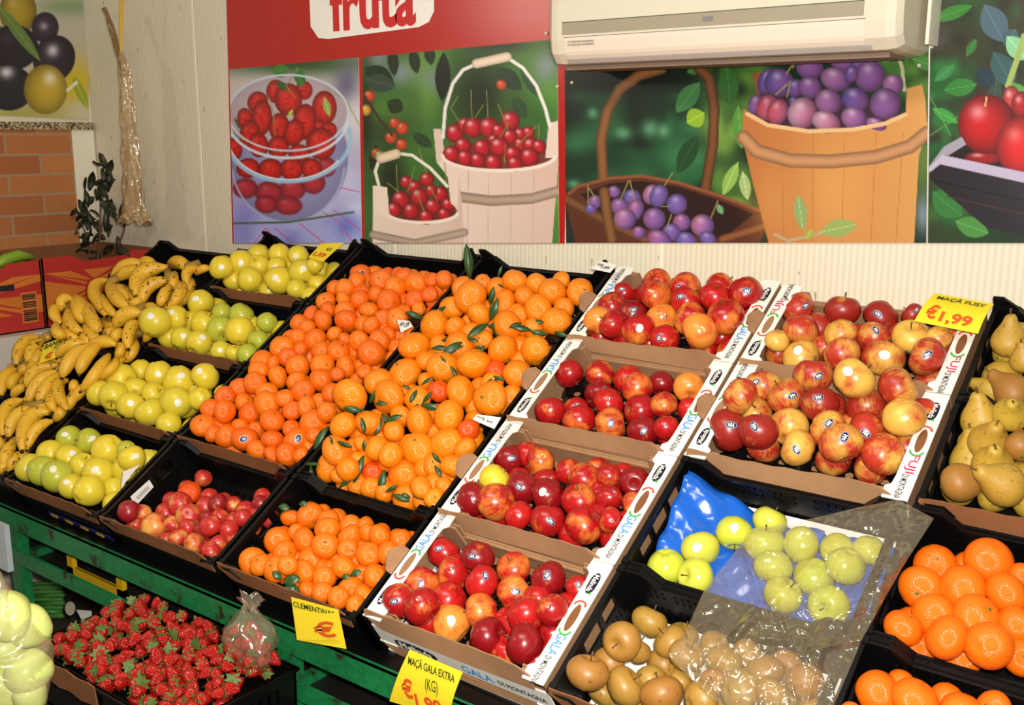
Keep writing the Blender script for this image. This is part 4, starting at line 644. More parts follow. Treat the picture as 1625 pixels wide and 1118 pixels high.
 'clem': [(-0.503,0.3443,-0.0398,0.0258,'u'),(-0.7405,0.3883,-0.0333,0.0258,'u'),(-0.5286,0.392,-0.0379,0.0258,'u'),(-0.5059,0.4378,-0.0355,0.0258,'u'),(-0.8419,0.4824,-0.0337,0.0258,'u'),(-0.7378,0.4833,-0.0401,0.0258,'u'),(-0.5583,0.5285,-0.0364,0.0258,'u'),(-0.7359,0.5767,-0.0381,0.0258,'u'),(-0.5599,0.6229,-0.0379,0.0258,'u'),(-0.7894,0.6668,-0.0385,0.0258,'u'),(-0.6366,0.6726,-0.0351,0.0258,'u'),(-0.5854,0.6698,-0.0384,0.0258,'u'),(-0.5292,0.6676,-0.0357,0.0258,'u'),(-0.7659,0.7185,-0.0352,0.0258,'u'),(-0.6626,0.716,-0.0377,0.0258,'u'),(-0.6107,0.717,-0.0367,0.0258,'u'),(-0.5587,0.718,-0.0365,0.0258,'u'),(-0.5066,0.7141,-0.0369,0.0258,'u'),(-0.5829,0.7633,-0.034,0.0258,'u'),(-0.5286,0.7601,-0.0363,0.0258,'u'),(-0.6103,0.8118,-0.0344,0.0258,'u'),(-0.5591,0.8091,-0.0401,0.0258,'u'),(-0.5055,0.8095,-0.0394,0.0258,'u'),(-0.7385,0.8558,-0.0379,0.0258,'u'),(-0.5297,0.8563,-0.0363,0.0258,'u'),(-0.6087,0.9001,-0.0405,0.0258,'u'),(-0.5055,0.9028,-0.0383,0.0258,'u'),(-0.6838,0.9506,-0.0382,0.0258,'u'),(-0.6328,0.9459,-0.0401,0.0258,'u'),(-0.5337,0.9498,-0.0348,0.0258,'u'),(-0.8181,0.9951,-0.0369,0.0258,'u'),(-0.5586,0.9949,-0.0351,0.0258,'u'),(-0.5049,0.9935,-0.0392,0.0258,'u'),(-0.8393,1.0416,-0.033,0.0258,'u'),(-0.7887,1.0399,-0.0395,0.0258,'u'),(-0.7391,1.0431,-0.0372,0.0258,'u'),(-0.686,1.0421,-0.0395,0.0258,'u'),(-0.6357,1.0403,-0.0334,0.0258,'u'),(-0.5312,1.0401,-0.0384,0.0258,'u'),(-0.8543,1.0033,-0.0128,0.0322,'s'),(-0.8243,0.9579,-0.0022,0.0302,''),(-0.7729,0.9817,-0.0125,0.0245,''),(-0.8701,0.9051,0.0118,0.0249,''),(-0.8231,0.9063,0.0144,0.0302,''),(-0.7842,0.9279,-0.011,0.0269,'u'),(-0.865,0.8555,0.0025,0.03,''),(-0.8261,0.8252,0.0043,0.0258,''),(-0.7958,0.8674,0.0111,0.0243,''),(-0.7532,0.8858,-0.0018,0.0294,''),(-0.7117,0.9144,-0.0012,0.0267,''),(-0.6874,0.8512,-0.002,0.0288,''),(-0.868,0.792,0.0072,0.027,''),(-0.8049,0.7786,0.0055,0.0319,''),(-0.8691,0.7435,0.0152,0.0259,''),(-0.8273,0.7339,0.0117,0.0255,''),(-0.7645,0.8304,-0.0013,0.0318,''),(-0.7198,0.7903,0.0045,0.0356,''),(-0.6662,0.7956,-0.0047,0.0248,''),(-0.6216,0.7868,0.0033,0.0266,''),(-0.8696,0.6919,0.0028,0.0254,''),(-0.8262,0.6905,0.0123,0.0253,''),(-0.7823,0.708,-0.0057,0.0338,''),(-0.7295,0.7381,-0.002,0.0233,''),(-0.6801,0.7306,-0.0032,0.0215,''),(-0.6253,0.7288,-0.002,0.0303,''),(-0.8477,0.6434,0.0112,0.0357,''),(-0.725,0.6716,-0.002,0.0281,''),(-0.666,0.6838,-0.0028,0.0329,''),(-0.7901,0.6587,0.0014,0.0248,''),(-0.5348,0.685,0.0095,0.0371,''),(-0.8598,0.5721,0.0214,0.0352,''),(-0.8105,0.5746,0.0227,0.0217,''),(-0.7985,0.615,0.0114,0.0279,''),(-0.7475,0.598,0.001,0.0331,''),(-0.6773,0.6241,-0.0041,0.035,''),(-0.6036,0.6379,-0.0088,0.0322,''),(-0.8281,0.5345,0.0304,0.0279,''),(-0.776,0.5443,0.007,0.033,''),(-0.5167,0.6266,-0.002,0.0226,''),(-0.7104,0.5492,-0.002,0.0288,''),(-0.641,0.5752,-0.0067,0.033,''),(-0.5887,0.5953,0.0048,0.0206,''),(-0.8051,0.4941,0.0274,0.0309,''),(-0.8674,0.4795,0.011,0.0276,''),(-0.7601,0.4838,0.0084,0.0302,''),(-0.6519,0.5197,0.0031,0.032,''),(-0.561,0.5355,-0.0015,0.0269,''),(-0.6759,0.4757,0.015,0.0265,''),(-0.8725,0.432,0.0195,0.0294,''),(-0.8249,0.4453,-0.0064,0.0279,''),(-0.7186,0.4454,0.0132,0.0358,''),(-0.8794,0.3811,0.0255,0.0259,''),(-0.8066,0.3771,0.0329,0.0326,''),(-0.5966,0.5124,-0.018,0.0238,'u'),(-0.7786,0.4201,-0.0097,0.0311,''),(-0.6387,0.4546,-0.0035,0.0269,''),(-0.595,0.4721,0.0045,0.0277,''),(-0.5087,0.4652,0.0109,0.0263,''),(-0.8696,0.3608,-0.0171,0.0254,''),(-0.8284,0.36,-0.0095,0.0265,''),(-0.7711,0.3727,-0.008,0.0235,''),(-0.6715,0.4072,-0.0012,0.0335,''),(-0.552,0.4405,-0.0104,0.0349,''),(-0.6117,0.4111,-0.0196,0.0263,''),(-0.8618,0.3297,0.016,0.0332,''),(-0.8191,0.3214,0.0036,0.0249,''),(-0.7745,0.327,-0.002,0.0305,''),(-0.7191,0.3387,-0.0103,0.0364,'s'),(-0.6229,0.3558,-0.0033,0.0297,''),(-0.5658,0.3817,-0.0187,0.0354,'s'),(-0.7768,0.3207,-0.0487,0.0242,''),(-0.6644,0.3277,-0.0245,0.0312,''),(-0.5936,0.3201,-0.0138,0.0236,''),(-0.5446,0.3283,-0.0116,0.0318,''),(-0.5152,0.4041,-0.013,0.0229,'u'),(-0.4971,0.3355,-0.0061,0.0225,'u'),(-0.727,0.9675,0.0085,0.0344,''),(-0.6759,1.0066,-0.0084,0.0301,''),(-0.6649,0.9516,0.002,0.0338,''),(-0.6096,0.9811,-0.0068,0.0369,''),(-0.5589,0.9982,-0.0004,0.0235,''),(-0.5145,1.0039,0.0027,0.0268,''),(-0.6439,0.8919,-0.0014,0.0367,''),(-0.5657,0.9188,-0.0022,0.029,''),(-0.5239,0.9419,-0.0018,0.0241,''),(-0.5718,0.8667,-0.011,0.0239,''),(-0.5196,0.8814,-0.002,0.0214,''),(-0.6186,0.8313,-0.0047,0.024,''),(-0.5536,0.8251,0.0069,0.0309,''),(-0.5683,0.7833,-0.0161,0.0234,''),(-0.5547,0.7408,0.0005,0.0303,'')],
 'mand': [(-0.3799,0.4009,-0.0251,0.0295,'u'),(-0.3194,0.4035,-0.0251,0.0295,'u'),(-0.2633,0.4006,-0.0275,0.0295,'u'),(-0.1449,0.4027,-0.0238,0.0295,'u'),(-0.0858,0.4032,-0.0304,0.0295,'u'),(-0.406,0.4529,-0.0296,0.0295,'u'),(-0.3472,0.4528,-0.03,0.0295,'u'),(-0.2918,0.4551,-0.0316,0.0295,'u'),(-0.2338,0.4517,-0.0276,0.0295,'u'),(-0.3819,0.5046,-0.0245,0.0295,'u'),(-0.2013,0.5057,-0.0283,0.0295,'u'),(-0.0868,0.5068,-0.0275,0.0295,'u'),(-0.2288,0.5576,-0.028,0.0295,'u'),(-0.1164,0.5591,-0.0304,0.0295,'u'),(-0.3762,0.6139,-0.0296,0.0295,'u'),(-0.1453,0.6127,-0.0313,0.0295,'u'),(-0.0821,0.6108,-0.03,0.0295,'u'),(-0.1702,0.6683,-0.029,0.0295,'u'),(-0.2587,0.7208,-0.026,0.0295,'u'),(-0.1154,0.774,-0.0265,0.0295,'u'),(-0.1454,0.826,-0.0287,0.0295,'u'),(-0.0831,0.8229,-0.0317,0.0295,'u'),(-0.3525,0.8808,-0.025,0.0295,'u'),(-0.2901,0.8764,-0.0254,0.0295,'u'),(-0.1698,0.8814,-0.0251,0.0295,'u'),(-0.1141,0.8785,-0.0274,0.0295,'u'),(-0.3189,0.9336,-0.0241,0.0295,'u'),(-0.0859,0.9308,-0.0269,0.0295,'u'),(-0.4046,0.9594,0.0204,0.0354,''),(-0.3471,0.9192,0.0338,0.0442,''),(-0.3705,1.001,0.0101,0.0258,''),(-0.3193,0.9928,0.0034,0.0324,''),(-0.2635,1.0088,0.0214,0.0361,''),(-0.2,1.0193,0.0093,0.0295,''),(-0.1417,1.0478,0.0088,0.0262,''),(-0.1338,0.9924,0.0152,0.0366,''),(-0.0673,1.0167,0.0009,0.0373,''),(-0.2052,0.9659,0.0154,0.0307,''),(-0.2662,0.946,-0.0002,0.0353,''),(-0.1367,0.9236,0.0143,0.0374,''),(-0.0795,0.9505,0.002,0.0283,''),(-0.4053,0.8949,0.0067,0.0347,''),(-0.2947,0.8722,0.02,0.0362,''),(-0.0665,0.8946,0.0073,0.0365,''),(-0.1851,0.8976,0.0086,0.0243,''),(-0.398,0.8082,0.0188,0.042,''),(-0.3355,0.8182,0.0172,0.0293,''),(-0.1807,0.8448,0.0226,0.0373,''),(-0.1097,0.8543,0.012,0.028,''),(-0.2301,0.792,0.0135,0.0284,''),(-0.2864,0.8177,-0.004,0.0308,'u'),(-0.2149,0.9252,-0.0193,0.031,'u'),(-0.3986,0.7163,0.0281,0.0414,''),(-0.2791,0.7561,0.0104,0.0394,''),(-0.1485,0.7688,0.0106,0.0405,''),(-0.0686,0.792,0.0037,0.0386,''),(-0.3384,0.693,0.011,0.0329,''),(-0.276,0.6749,0.0148,0.0397,''),(-0.2021,0.7095,0.0074,0.0447,''),(-0.0662,0.7022,0.0084,0.0362,''),(-0.1366,0.7086,-0.0012,0.029,'ur'),(-0.3581,0.7614,-0.0039,0.0308,'u'),(-0.3864,0.6422,0.005,0.0429,''),(-0.415,0.582,0.0256,0.0351,''),(-0.3538,0.5429,0.0212,0.0441,''),(-0.2949,0.6214,0.0125,0.0235,''),(-0.2365,0.601,0.0118,0.0273,'r'),(-0.1777,0.6134,0.0122,0.0395,''),(-0.1109,0.6548,0.0076,0.0309,''),(-0.0726,0.6035,0.0233,0.0426,''),(-0.2777,0.5638,0.012,0.0337,''),(-0.0579,0.6498,-0.0166,0.0279,'u'),(-0.4137,0.4904,0.0655,0.0439,''),(-0.4113,0.4304,0.0242,0.0339,''),(-0.3527,0.4585,0.0187,0.0378,''),(-0.2706,0.4555,0.012,0.0267,''),(-0.2213,0.4966,0.012,0.0376,''),(-0.1548,0.5336,0.012,0.0386,''),(-0.301,0.5121,-0.0037,0.0289,'u'),(-0.0794,0.5086,0.0083,0.0277,'r'),(-0.3326,0.4006,0.012,0.0206,''),(-0.2811,0.3981,0.012,0.0292,''),(-0.3613,0.3518,0.0303,0.038,''),(-0.2189,0.3831,0.0208,0.03,''),(-0.1768,0.4283,0.0082,0.039,''),(-0.1187,0.4647,-0.0011,0.0386,''),(-0.0591,0.462,0.0053,0.0291,''),(-0.3386,0.3671,-0.021,0.0303,''),(-0.4021,0.3344,-0.0198,0.0379,''),(-0.2047,0.3809,-0.044,0.0446,''),(-0.29,0.361,-0.0363,0.0269,'r'),(-0.3184,0.3252,0.0046,0.0287,''),(-0.3622,0.3287,-0.0658,0.0322,''),(-0.2678,0.3236,-0.0434,0.0271,''),(-0.2226,0.324,-0.0412,0.0275,''),(-0.1653,0.3285,-0.0519,0.032,''),(-0.3557,0.3211,-0.0199,0.0246,''),(-0.1013,0.3207,-0.038,0.0242,''),(-0.0531,0.3196,-0.0081,0.0231,''),(-0.0911,0.3667,-0.0178,0.022,''),(-0.0533,0.3602,-0.0078,0.0233,''),(-0.0587,0.4082,-0.0003,0.0287,''),(-0.1119,0.4031,-0.006,0.0268,'u'),(-0.3149,0.3238,-0.0445,0.0273,'u'),(-0.2569,0.3588,-0.071,0.027,'u'),(-0.0936,0.3305,0.0055,0.0263,'u')],
 'clemF': [(-0.3202,0.059,-0.0606,0.0239,'u'),(-0.2727,0.0593,-0.059,0.0239,'u'),(-0.0772,0.0608,-0.0647,0.0239,'u'),(-0.3411,0.1006,-0.0622,0.0239,'u'),(-0.2498,0.1053,-0.0591,0.0239,'u'),(-0.054,0.1022,-0.065,0.0239,'u'),(-0.4169,0.144,-0.0588,0.0239,'u'),(-0.1749,0.1482,-0.0606,0.0239,'u'),(-0.0817,0.144,-0.0647,0.0239,'u'),(-0.1969,0.1868,-0.066,0.0239,'u'),(-0.1014,0.1879,-0.0597,0.0239,'u'),(-0.0581,0.1891,-0.0658,0.0239,'u'),(-0.4128,0.2309,-0.0654,0.0239,'u'),(-0.3654,0.2313,-0.0637,0.0239,'u'),(-0.3194,0.2334,-0.063,0.0239,'u'),(-0.2209,0.2324,-0.0604,0.0239,'u'),(-0.1733,0.2319,-0.0652,0.0239,'u'),(-0.1287,0.2304,-0.065,0.0239,'u'),(-0.0792,0.2301,-0.0593,0.0239,'u'),(-0.3632,0.2031,-0.035,0.0332,''),(-0.4109,0.183,-0.0354,0.0247,''),(-0.3123,0.2105,-0.0422,0.0254,'u'),(-0.2789,0.1786,-0.0267,0.029,''),(-0.2499,0.2184,-0.0457,0.0258,''),(-0.3198,0.1373,-0.0305,0.0309,''),(-0.3631,0.1523,-0.033,0.0202,''),(-0.4,0.1201,-0.0405,0.0318,''),(-0.2158,0.1847,-0.036,0.0294,''),(-0.175,0.2043,-0.0303,0.022,''),(-0.1324,0.2025,-0.0229,0.0266,''),(-0.0848,0.2146,-0.0337,0.0239,''),(-0.2449,0.137,-0.0206,0.0304,''),(-0.1851,0.1485,-0.026,0.0252,''),(-0.1253,0.1537,-0.0266,0.0286,''),(-0.0777,0.1701,-0.0249,0.0274,''),(-0.3508,0.0958,-0.0367,0.0298,''),(-0.3877,0.0765,-0.063,0.0249,'u'),(-0.4074,0.0466,-0.0271,0.0326,''),(-0.2804,0.107,-0.0478,0.0292,''),(-0.2711,0.0532,0.0064,0.022,''),(-0.2558,0.0672,-0.031,0.028,''),(-0.1641,0.1065,-0.0246,0.0276,''),(-0.1964,0.0713,-0.0317,0.0261,''),(-0.3131,0.0458,-0.0152,0.0318,''),(-0.3619,0.0412,-0.014,0.0272,''),(-0.1376,0.1215,-0.0584,0.0238,'u'),(-0.0746,0.1112,-0.0251,0.0256,''),(-0.1319,0.0745,-0.0481,0.0302,''),(-0.2227,0.0376,-0.0413,0.0236,''),(-0.17,0.0374,-0.0278,0.0234,''),(-0.1168,0.038,-0.0214,0.024,''),(-0.0837,0.0715,-0.0402,0.0231,'u'),(-0.0683,0.0368,-0.0248,0.0228,''),(-0.2153,0.105,-0.0534,0.024,'u'),(-0.2351,0.1403,-0.0679,0.0242,'u'),(-0.0939,0.1036,-0.0636,0.0231,'u')],
 'rus': [(0.486,0.0771,-0.0868,0.0293,'u'),(0.5459,0.0772,-0.0873,0.0293,'u'),(0.6041,0.0743,-0.0903,0.0293,'u'),(0.661,0.0752,-0.0904,0.0293,'u'),(0.7199,0.073,-0.0903,0.0293,'u'),(0.7773,0.0745,-0.0927,0.0293,'u'),(0.8374,0.0755,-0.093,0.0293,'u'),(0.6907,0.1254,-0.0917,0.0293,'u'),(0.753,0.1309,-0.0907,0.0293,'u'),(0.8061,0.1299,-0.0913,0.0293,'u'),(0.6014,0.1783,-0.0906,0.0293,'u'),(0.781,0.182,-0.0871,0.0293,'u'),(0.8358,0.1806,-0.0883,0.0293,'u'),(0.5743,0.2327,-0.0877,0.0293,'u'),(0.6352,0.2336,-0.0865,0.0293,'u'),(0.8094,0.2332,-0.0925,0.0293,'u'),(0.5186,0.2201,-0.0509,0.0335,''),(0.5095,0.1491,-0.0147,0.0361,''),(0.5132,0.1676,-0.0705,0.0294,'u'),(0.5739,0.1976,-0.0547,0.0327,''),(0.6225,0.1722,-0.0362,0.0321,''),(0.4937,0.0627,0.0037,0.0387,''),(0.4859,0.117,-0.0574,0.0309,''),(0.5562,0.1705,-0.0992,0.0288,'u'),(0.5432,0.082,-0.0395,0.0377,''),(0.6106,0.0949,-0.045,0.0388,''),(0.5605,0.1261,-0.0746,0.0285,'u'),(0.6865,0.0977,-0.0225,0.0327,''),(0.6757,0.195,-0.0589,0.0334,''),(0.7369,0.1379,-0.031,0.0378,''),(0.7502,0.1974,-0.0523,0.0363,''),(0.7671,0.2377,-0.0914,0.0307,''),(0.8162,0.2004,-0.05,0.0302,''),(0.6818,0.1439,-0.0481,0.0274,''),(0.793,0.1447,-0.0136,0.0302,''),(0.6984,0.2355,-0.0881,0.0296,''),(0.6076,0.1438,-0.0799,0.0282,'u')],
 'or1': [(1.1788,0.3495,-0.0729,0.0305,'u'),(1.153,0.4045,-0.0729,0.0305,'u'),(1.1208,0.4597,-0.0709,0.0305,'u'),(1.1526,0.5132,-0.0725,0.0305,'u'),(1.0273,0.5121,-0.0339,0.0401,''),(0.9467,0.4908,-0.0532,0.0369,''),(0.9416,0.4283,-0.0364,0.0366,''),(1.0028,0.4462,-0.0361,0.039,''),(1.0682,0.4553,-0.0327,0.0353,''),(0.9895,0.5223,-0.0855,0.0327,'u'),(1.0792,0.5032,-0.0409,0.0211,''),(0.9774,0.3794,-0.0331,0.0361,''),(1.0399,0.3897,-0.0229,0.0385,''),(1.0954,0.4029,-0.0344,0.032,''),(0.9423,0.3319,-0.0188,0.0317,''),(1.0105,0.3324,-0.0109,0.0359,''),(1.0724,0.334,-0.0044,0.0375,''),(1.1149,0.3518,-0.0423,0.0297,''),(0.967,0.4461,-0.0895,0.0324,'u'),(0.9639,0.3342,-0.0706,0.0313,'u'),(1.03,0.3377,-0.0668,0.0305,'u'),(0.9372,0.3842,-0.0786,0.0322,'u')],
 'or0': [(0.9565,0.1064,-0.0655,0.0253,'u'),(0.9345,0.1496,-0.0673,0.0253,'u'),(0.982,0.1547,-0.0682,0.0253,'u'),(1.0339,0.1496,-0.0639,0.0253,'u'),(0.9598,0.197,-0.0667,0.0253,'u'),(1.0088,0.2,-0.0654,0.0253,'u'),(1.0611,0.2011,-0.063,0.0253,'u'),(1.1122,0.1958,-0.0652,0.0253,'u'),(1.0829,0.2437,-0.0645,0.0253,'u'),(1.1333,0.2443,-0.0651,0.0253,'u'),(0.9412,0.2065,-0.0182,0.0362,''),(0.9621,0.2479,-0.0451,0.0246,''),(1.0006,0.2034,0.0016,0.0355,''),(1.0326,0.2425,-0.0404,0.0267,''),(1.0633,0.2165,-0.0086,0.0306,''),(1.0992,0.2463,-0.0276,0.0262,''),(0.9223,0.1477,0.0073,0.0173,'')],
 'gala2': [(0.0362,0.763,-0.028,0.0356,''),(0.1095,0.7819,-0.0314,0.0351,'o'),(0.1824,0.7868,-0.0392,0.0363,''),(0.2324,0.7483,-0.0195,0.0377,'o'),(0.2625,0.7948,-0.0454,0.0318,'d'),(0.3442,0.7837,-0.028,0.0368,'y'),(0.1379,0.7253,-0.0396,0.0362,'ds'),(0.1878,0.6868,-0.0211,0.0375,'s'),(0.2673,0.6912,-0.0275,0.0386,''),(0.3245,0.7038,-0.0097,0.0311,'o'),(0.3715,0.721,-0.028,0.027,''),(0.0597,0.6357,-0.0248,0.0363,''),(0.0964,0.6771,-0.0509,0.0321,'us'),(0.1406,0.6302,-0.028,0.0393,''),(0.225,0.6298,-0.0197,0.0385,'os'),(0.3065,0.6312,-0.0227,0.0359,'ds'),(0.3611,0.6404,-0.0089,0.0285,'s'),(0.3438,0.6625,-0.0531,0.0299,'u')],
 'green': [(0.5806,0.4617,-0.0626,0.0368,'w'),(0.63,0.514,-0.0777,0.035,''),(0.5354,0.4041,-0.06,0.0379,'w'),(0.494,0.3426,-0.0544,0.039,''),(0.5613,0.3358,-0.0496,0.037,''),(0.6474,0.4531,-0.0625,0.0383,''),(0.7112,0.4709,-0.0601,0.0354,''),(0.6875,0.4025,-0.0475,0.0363,''),(0.7742,0.4814,-0.0659,0.0321,''),(0.809,0.4369,-0.0414,0.0365,''),(0.7529,0.4213,-0.0731,0.0381,''),(0.8308,0.4944,-0.06,0.0299,''),(0.724,0.3502,-0.0504,0.0353,''),(0.8025,0.3627,-0.06,0.0381,'')],
}

# ------------------------------------------------------------------ the sloping green stand
COLX = [-1.40, -.93, -.46, -.012, .438, .888, 1.338]; ROW = .2825; HB = -.17
stand = empty('display_stand', 'green painted metal stand with rusty patches carrying the sloping fruit crates', 'stand', T(0, .05, 0))
def lo(q): return tuple(np.array(q)-np.array([0, .05, 0]))
yb, zr = .046, ZUP-.095
mb = MB(); mb.box(*lo((-1.95, yb-.034, zr-.004)), *lo((1.45, yb-.023, zr))); mb.box(*lo((-1.95, yb-.034, zr-.058)), *lo((1.45, yb-.030, zr))); mb.build('front_rail', M['green'], stand)
pl = [on_wall(24, 900, .02)[0], on_wall(450, 1040, .02)[0], 1.05]
for x in pl:
    mb = MB(); mb.box(*lo((x-.024, .022, 0)), *lo((x+.024, .055, zr-.004))); mb.build('leg', M['green'], stand)
    mb = MB(); mb.box(*lo((x-.02, .95, 0)), *lo((x+.02, .985, ZUP+.40))); mb.build('leg', M['green'], stand)
mb = MB(); mb.box(*lo((-1.95, yb-.0228, zr-.004)), *lo((1.45, yb+.05, zr-.001))); mb.build('shade_strip', M['black'], stand)  # black strip stands in for the shade between crates and rail
zl = on_wall(100, 915, .02)[2]
mb = MB(); mb.box(*lo((-1.95, .012, zl-.02)), *lo((1.45, .022, zl+.02))); mb.build('lower_rail', M['green'], stand)
for x in pl:
    mb = MB(); mb.box(*lo((x-.012, .04, zl-.03)), *lo((x+.012, .96, zl-.005))); mb.build('side_rail', M['green'], stand)
mb = MB(); mb.box(*lo((-1.95, .03, zl-.035)), *lo((1.45, .97, zl-.028))); mb.build('lower_shelf', M['black2'], stand)
def slab(a0, b0, h0, a1, b1, h1): return [lo(sp(a, b, h)) for a, b, h in ((a0, b0, h0), (a1, b0, h0), (a1, b1, h0), (a0, b1, h0), (a0, b0, h1), (a1, b0, h1), (a1, b1, h1), (a0, b1, h1))]
mb = MB(); mb.hexa(slab(-1.95, -.0, HB-.016, 1.45, 1.15, HB-.001)); mb.build('sloping_board', M['black2'], stand)

# ------------------------------------------------------------------ crates
def crate_mw(a0, b0): return STAND @ T(a0, b0, HB)
def black_crate(a0, b0, w, d, label, group, flap=True, slots=True, low=.032, H=-HB, floor=.045, side_open=False, top=0.0, mw=None, backtab=0):
    e = empty('plastic_crate', label, 'crate', mw or crate_mw(a0, b0), group); H = H+top
    w -= .006; d -= .006; mb = MB(); t = .006
    mb.panel((0, 0, floor-.01), (1, 0, 0), (0, 1, 0), (0, 0, .006), w, d, [(x, y, x+.012, y+.012) for x in np.arange(.03, w-.03, .03) for y in np.arange(.03, d-.03, .03)])
    # long walls, lower in the middle, small perforations in blocks
    hl = H-low; hs = []
    for x in np.arange(.05, w-.05, .0135):
        if int((x-.05)/.0135) % 6 in (2, 5): continue
        for z in ((floor+.012, floor+.024), (floor+.034, floor+.044), (H-.068, H-.058), (H-.052, H-.044)):
            if z[1] < hl-.01: hs.append((float(x), z[0], float(x)+.005, z[1]))
    for y in (0, d-t):
        mb.panel((0, y, 0), (1, 0, 0), (0, 0, 1), (0, t, 0), w, hl, hs)
        for s in (0, 1):
            X = lambda x: x if s == 0 else w-x
            mb.prism([(X(0), y, hl), (X(.075), y, hl), (X(.045), y, H), (X(0), y, H)], (0, t, 0))
            mb.prism([(X(0), y-.004, H), (X(.048), y-.004, H), (X(.08), y-.004, hl), (X(.08), y-.004, hl-.006), (X(.072), y-.004, hl-.006), (X(.042), y-.004, H-.007), (X(0), y-.004, H-.007)], (0, t+.008, 0))
        mb.box(.08, y-.004, hl-.006, w-.08, y+t+.004, hl)
    hs = []
    if side_open: hs = [(y, H-.075, y+.055, H-.018) for y in np.arange(.03, d-.06, .065)]
    elif slots: hs = [(d*.5-.085, H-.055, d*.5-.04, H-.022), (d*.5-.028, H-.057, d*.5+.028, H-.020), (d*.5+.04, H-.055, d*.5+.085, H-.022)]+[(y, H-.088, y+.004, H-.080) for y in np.arange(.04, d-.04, .012)]+[(y, H-.074, y+.004, H-.066) for y in np.arange(.17, d-.03, .012)]
    for x in (0, w-t):
        mb.panel((x, 0, 0), (0, 1, 0), (0, 0, 1), (t, 0, 0), d, H-.004, hs)
        mb.box(x-.004 if x else 0, 0, H-.006, x+t+(.004 if x == 0 else 0), d, H)
    for x in (0, w-.014):
        for y in (0, d-.014): mb.box(x, y, 0, x+.014, y+.014, H+.004)
        if backtab: mb.prism([(x, d-.006, H), (x+(.05 if x == 0 else -.036), d-.006, H), (x+(.02 if x == 0 else -.01), d-.006, H+backtab), (x, d-.006, H+backtab)], (0, .006, 0))
    mb.build('crate_shell', M['black'], e)
    if flap: add_flap(e, w, H, M['card_d'])
    return e
def add_flap(e, w, H, mat, x0=.006, x1=None, z0=-.036, y0=-.006, lean=-.010, dip=.010, ztop=.010, name='cardboard_flap', tear=True):
    x1 = x1 if x1 is not None else w-.02; r = np.random.RandomState(int(abs(e.matrix_basis.translation.x*1000+e.matrix_basis.translation.y*777)) % 9999)
    ph = r.uniform(0, 6); dp = dip*r.uniform(.6, 1.3)
    def fn(u, v):
        x = x0+(x1-x0)*u
        zt = H+ztop-dp*math.sin(math.pi*min(1, u*1.25))+.0016*math.sin(u*40+ph)+(.006*max(0, u-.8)/.2 if tear else 0)
        if u > .93 and tear: zt -= .02*(u-.93)/.07
        zb = H+z0-.004*math.sin(u*3+ph)+(.035*(1-u/.06) if u < .06 else 0)
        z = zb+(zt-zb)*v
        return (x, y0-lean*v*(.4+.6*math.sin(math.pi*u)), z)
    mb = MB(); mb.sheet(fn, 40, 5, .003); return mb.build(name, mat, e)
FL = .036
def flange_outline(d, s, w, H):
    f = lambda x: x if s == 0 else w-x
    pts = [(0, -.004), (FL+.010, -.004), (FL+.012, .022), (FL+.002, .030), (FL, .05), (FL, d-.05), (FL+.002, d-.032), (FL+.012, d-.024), (FL+.010, d-.001), (0, d-.001)]
    return [(f(x), y, H) for x, y in pts]
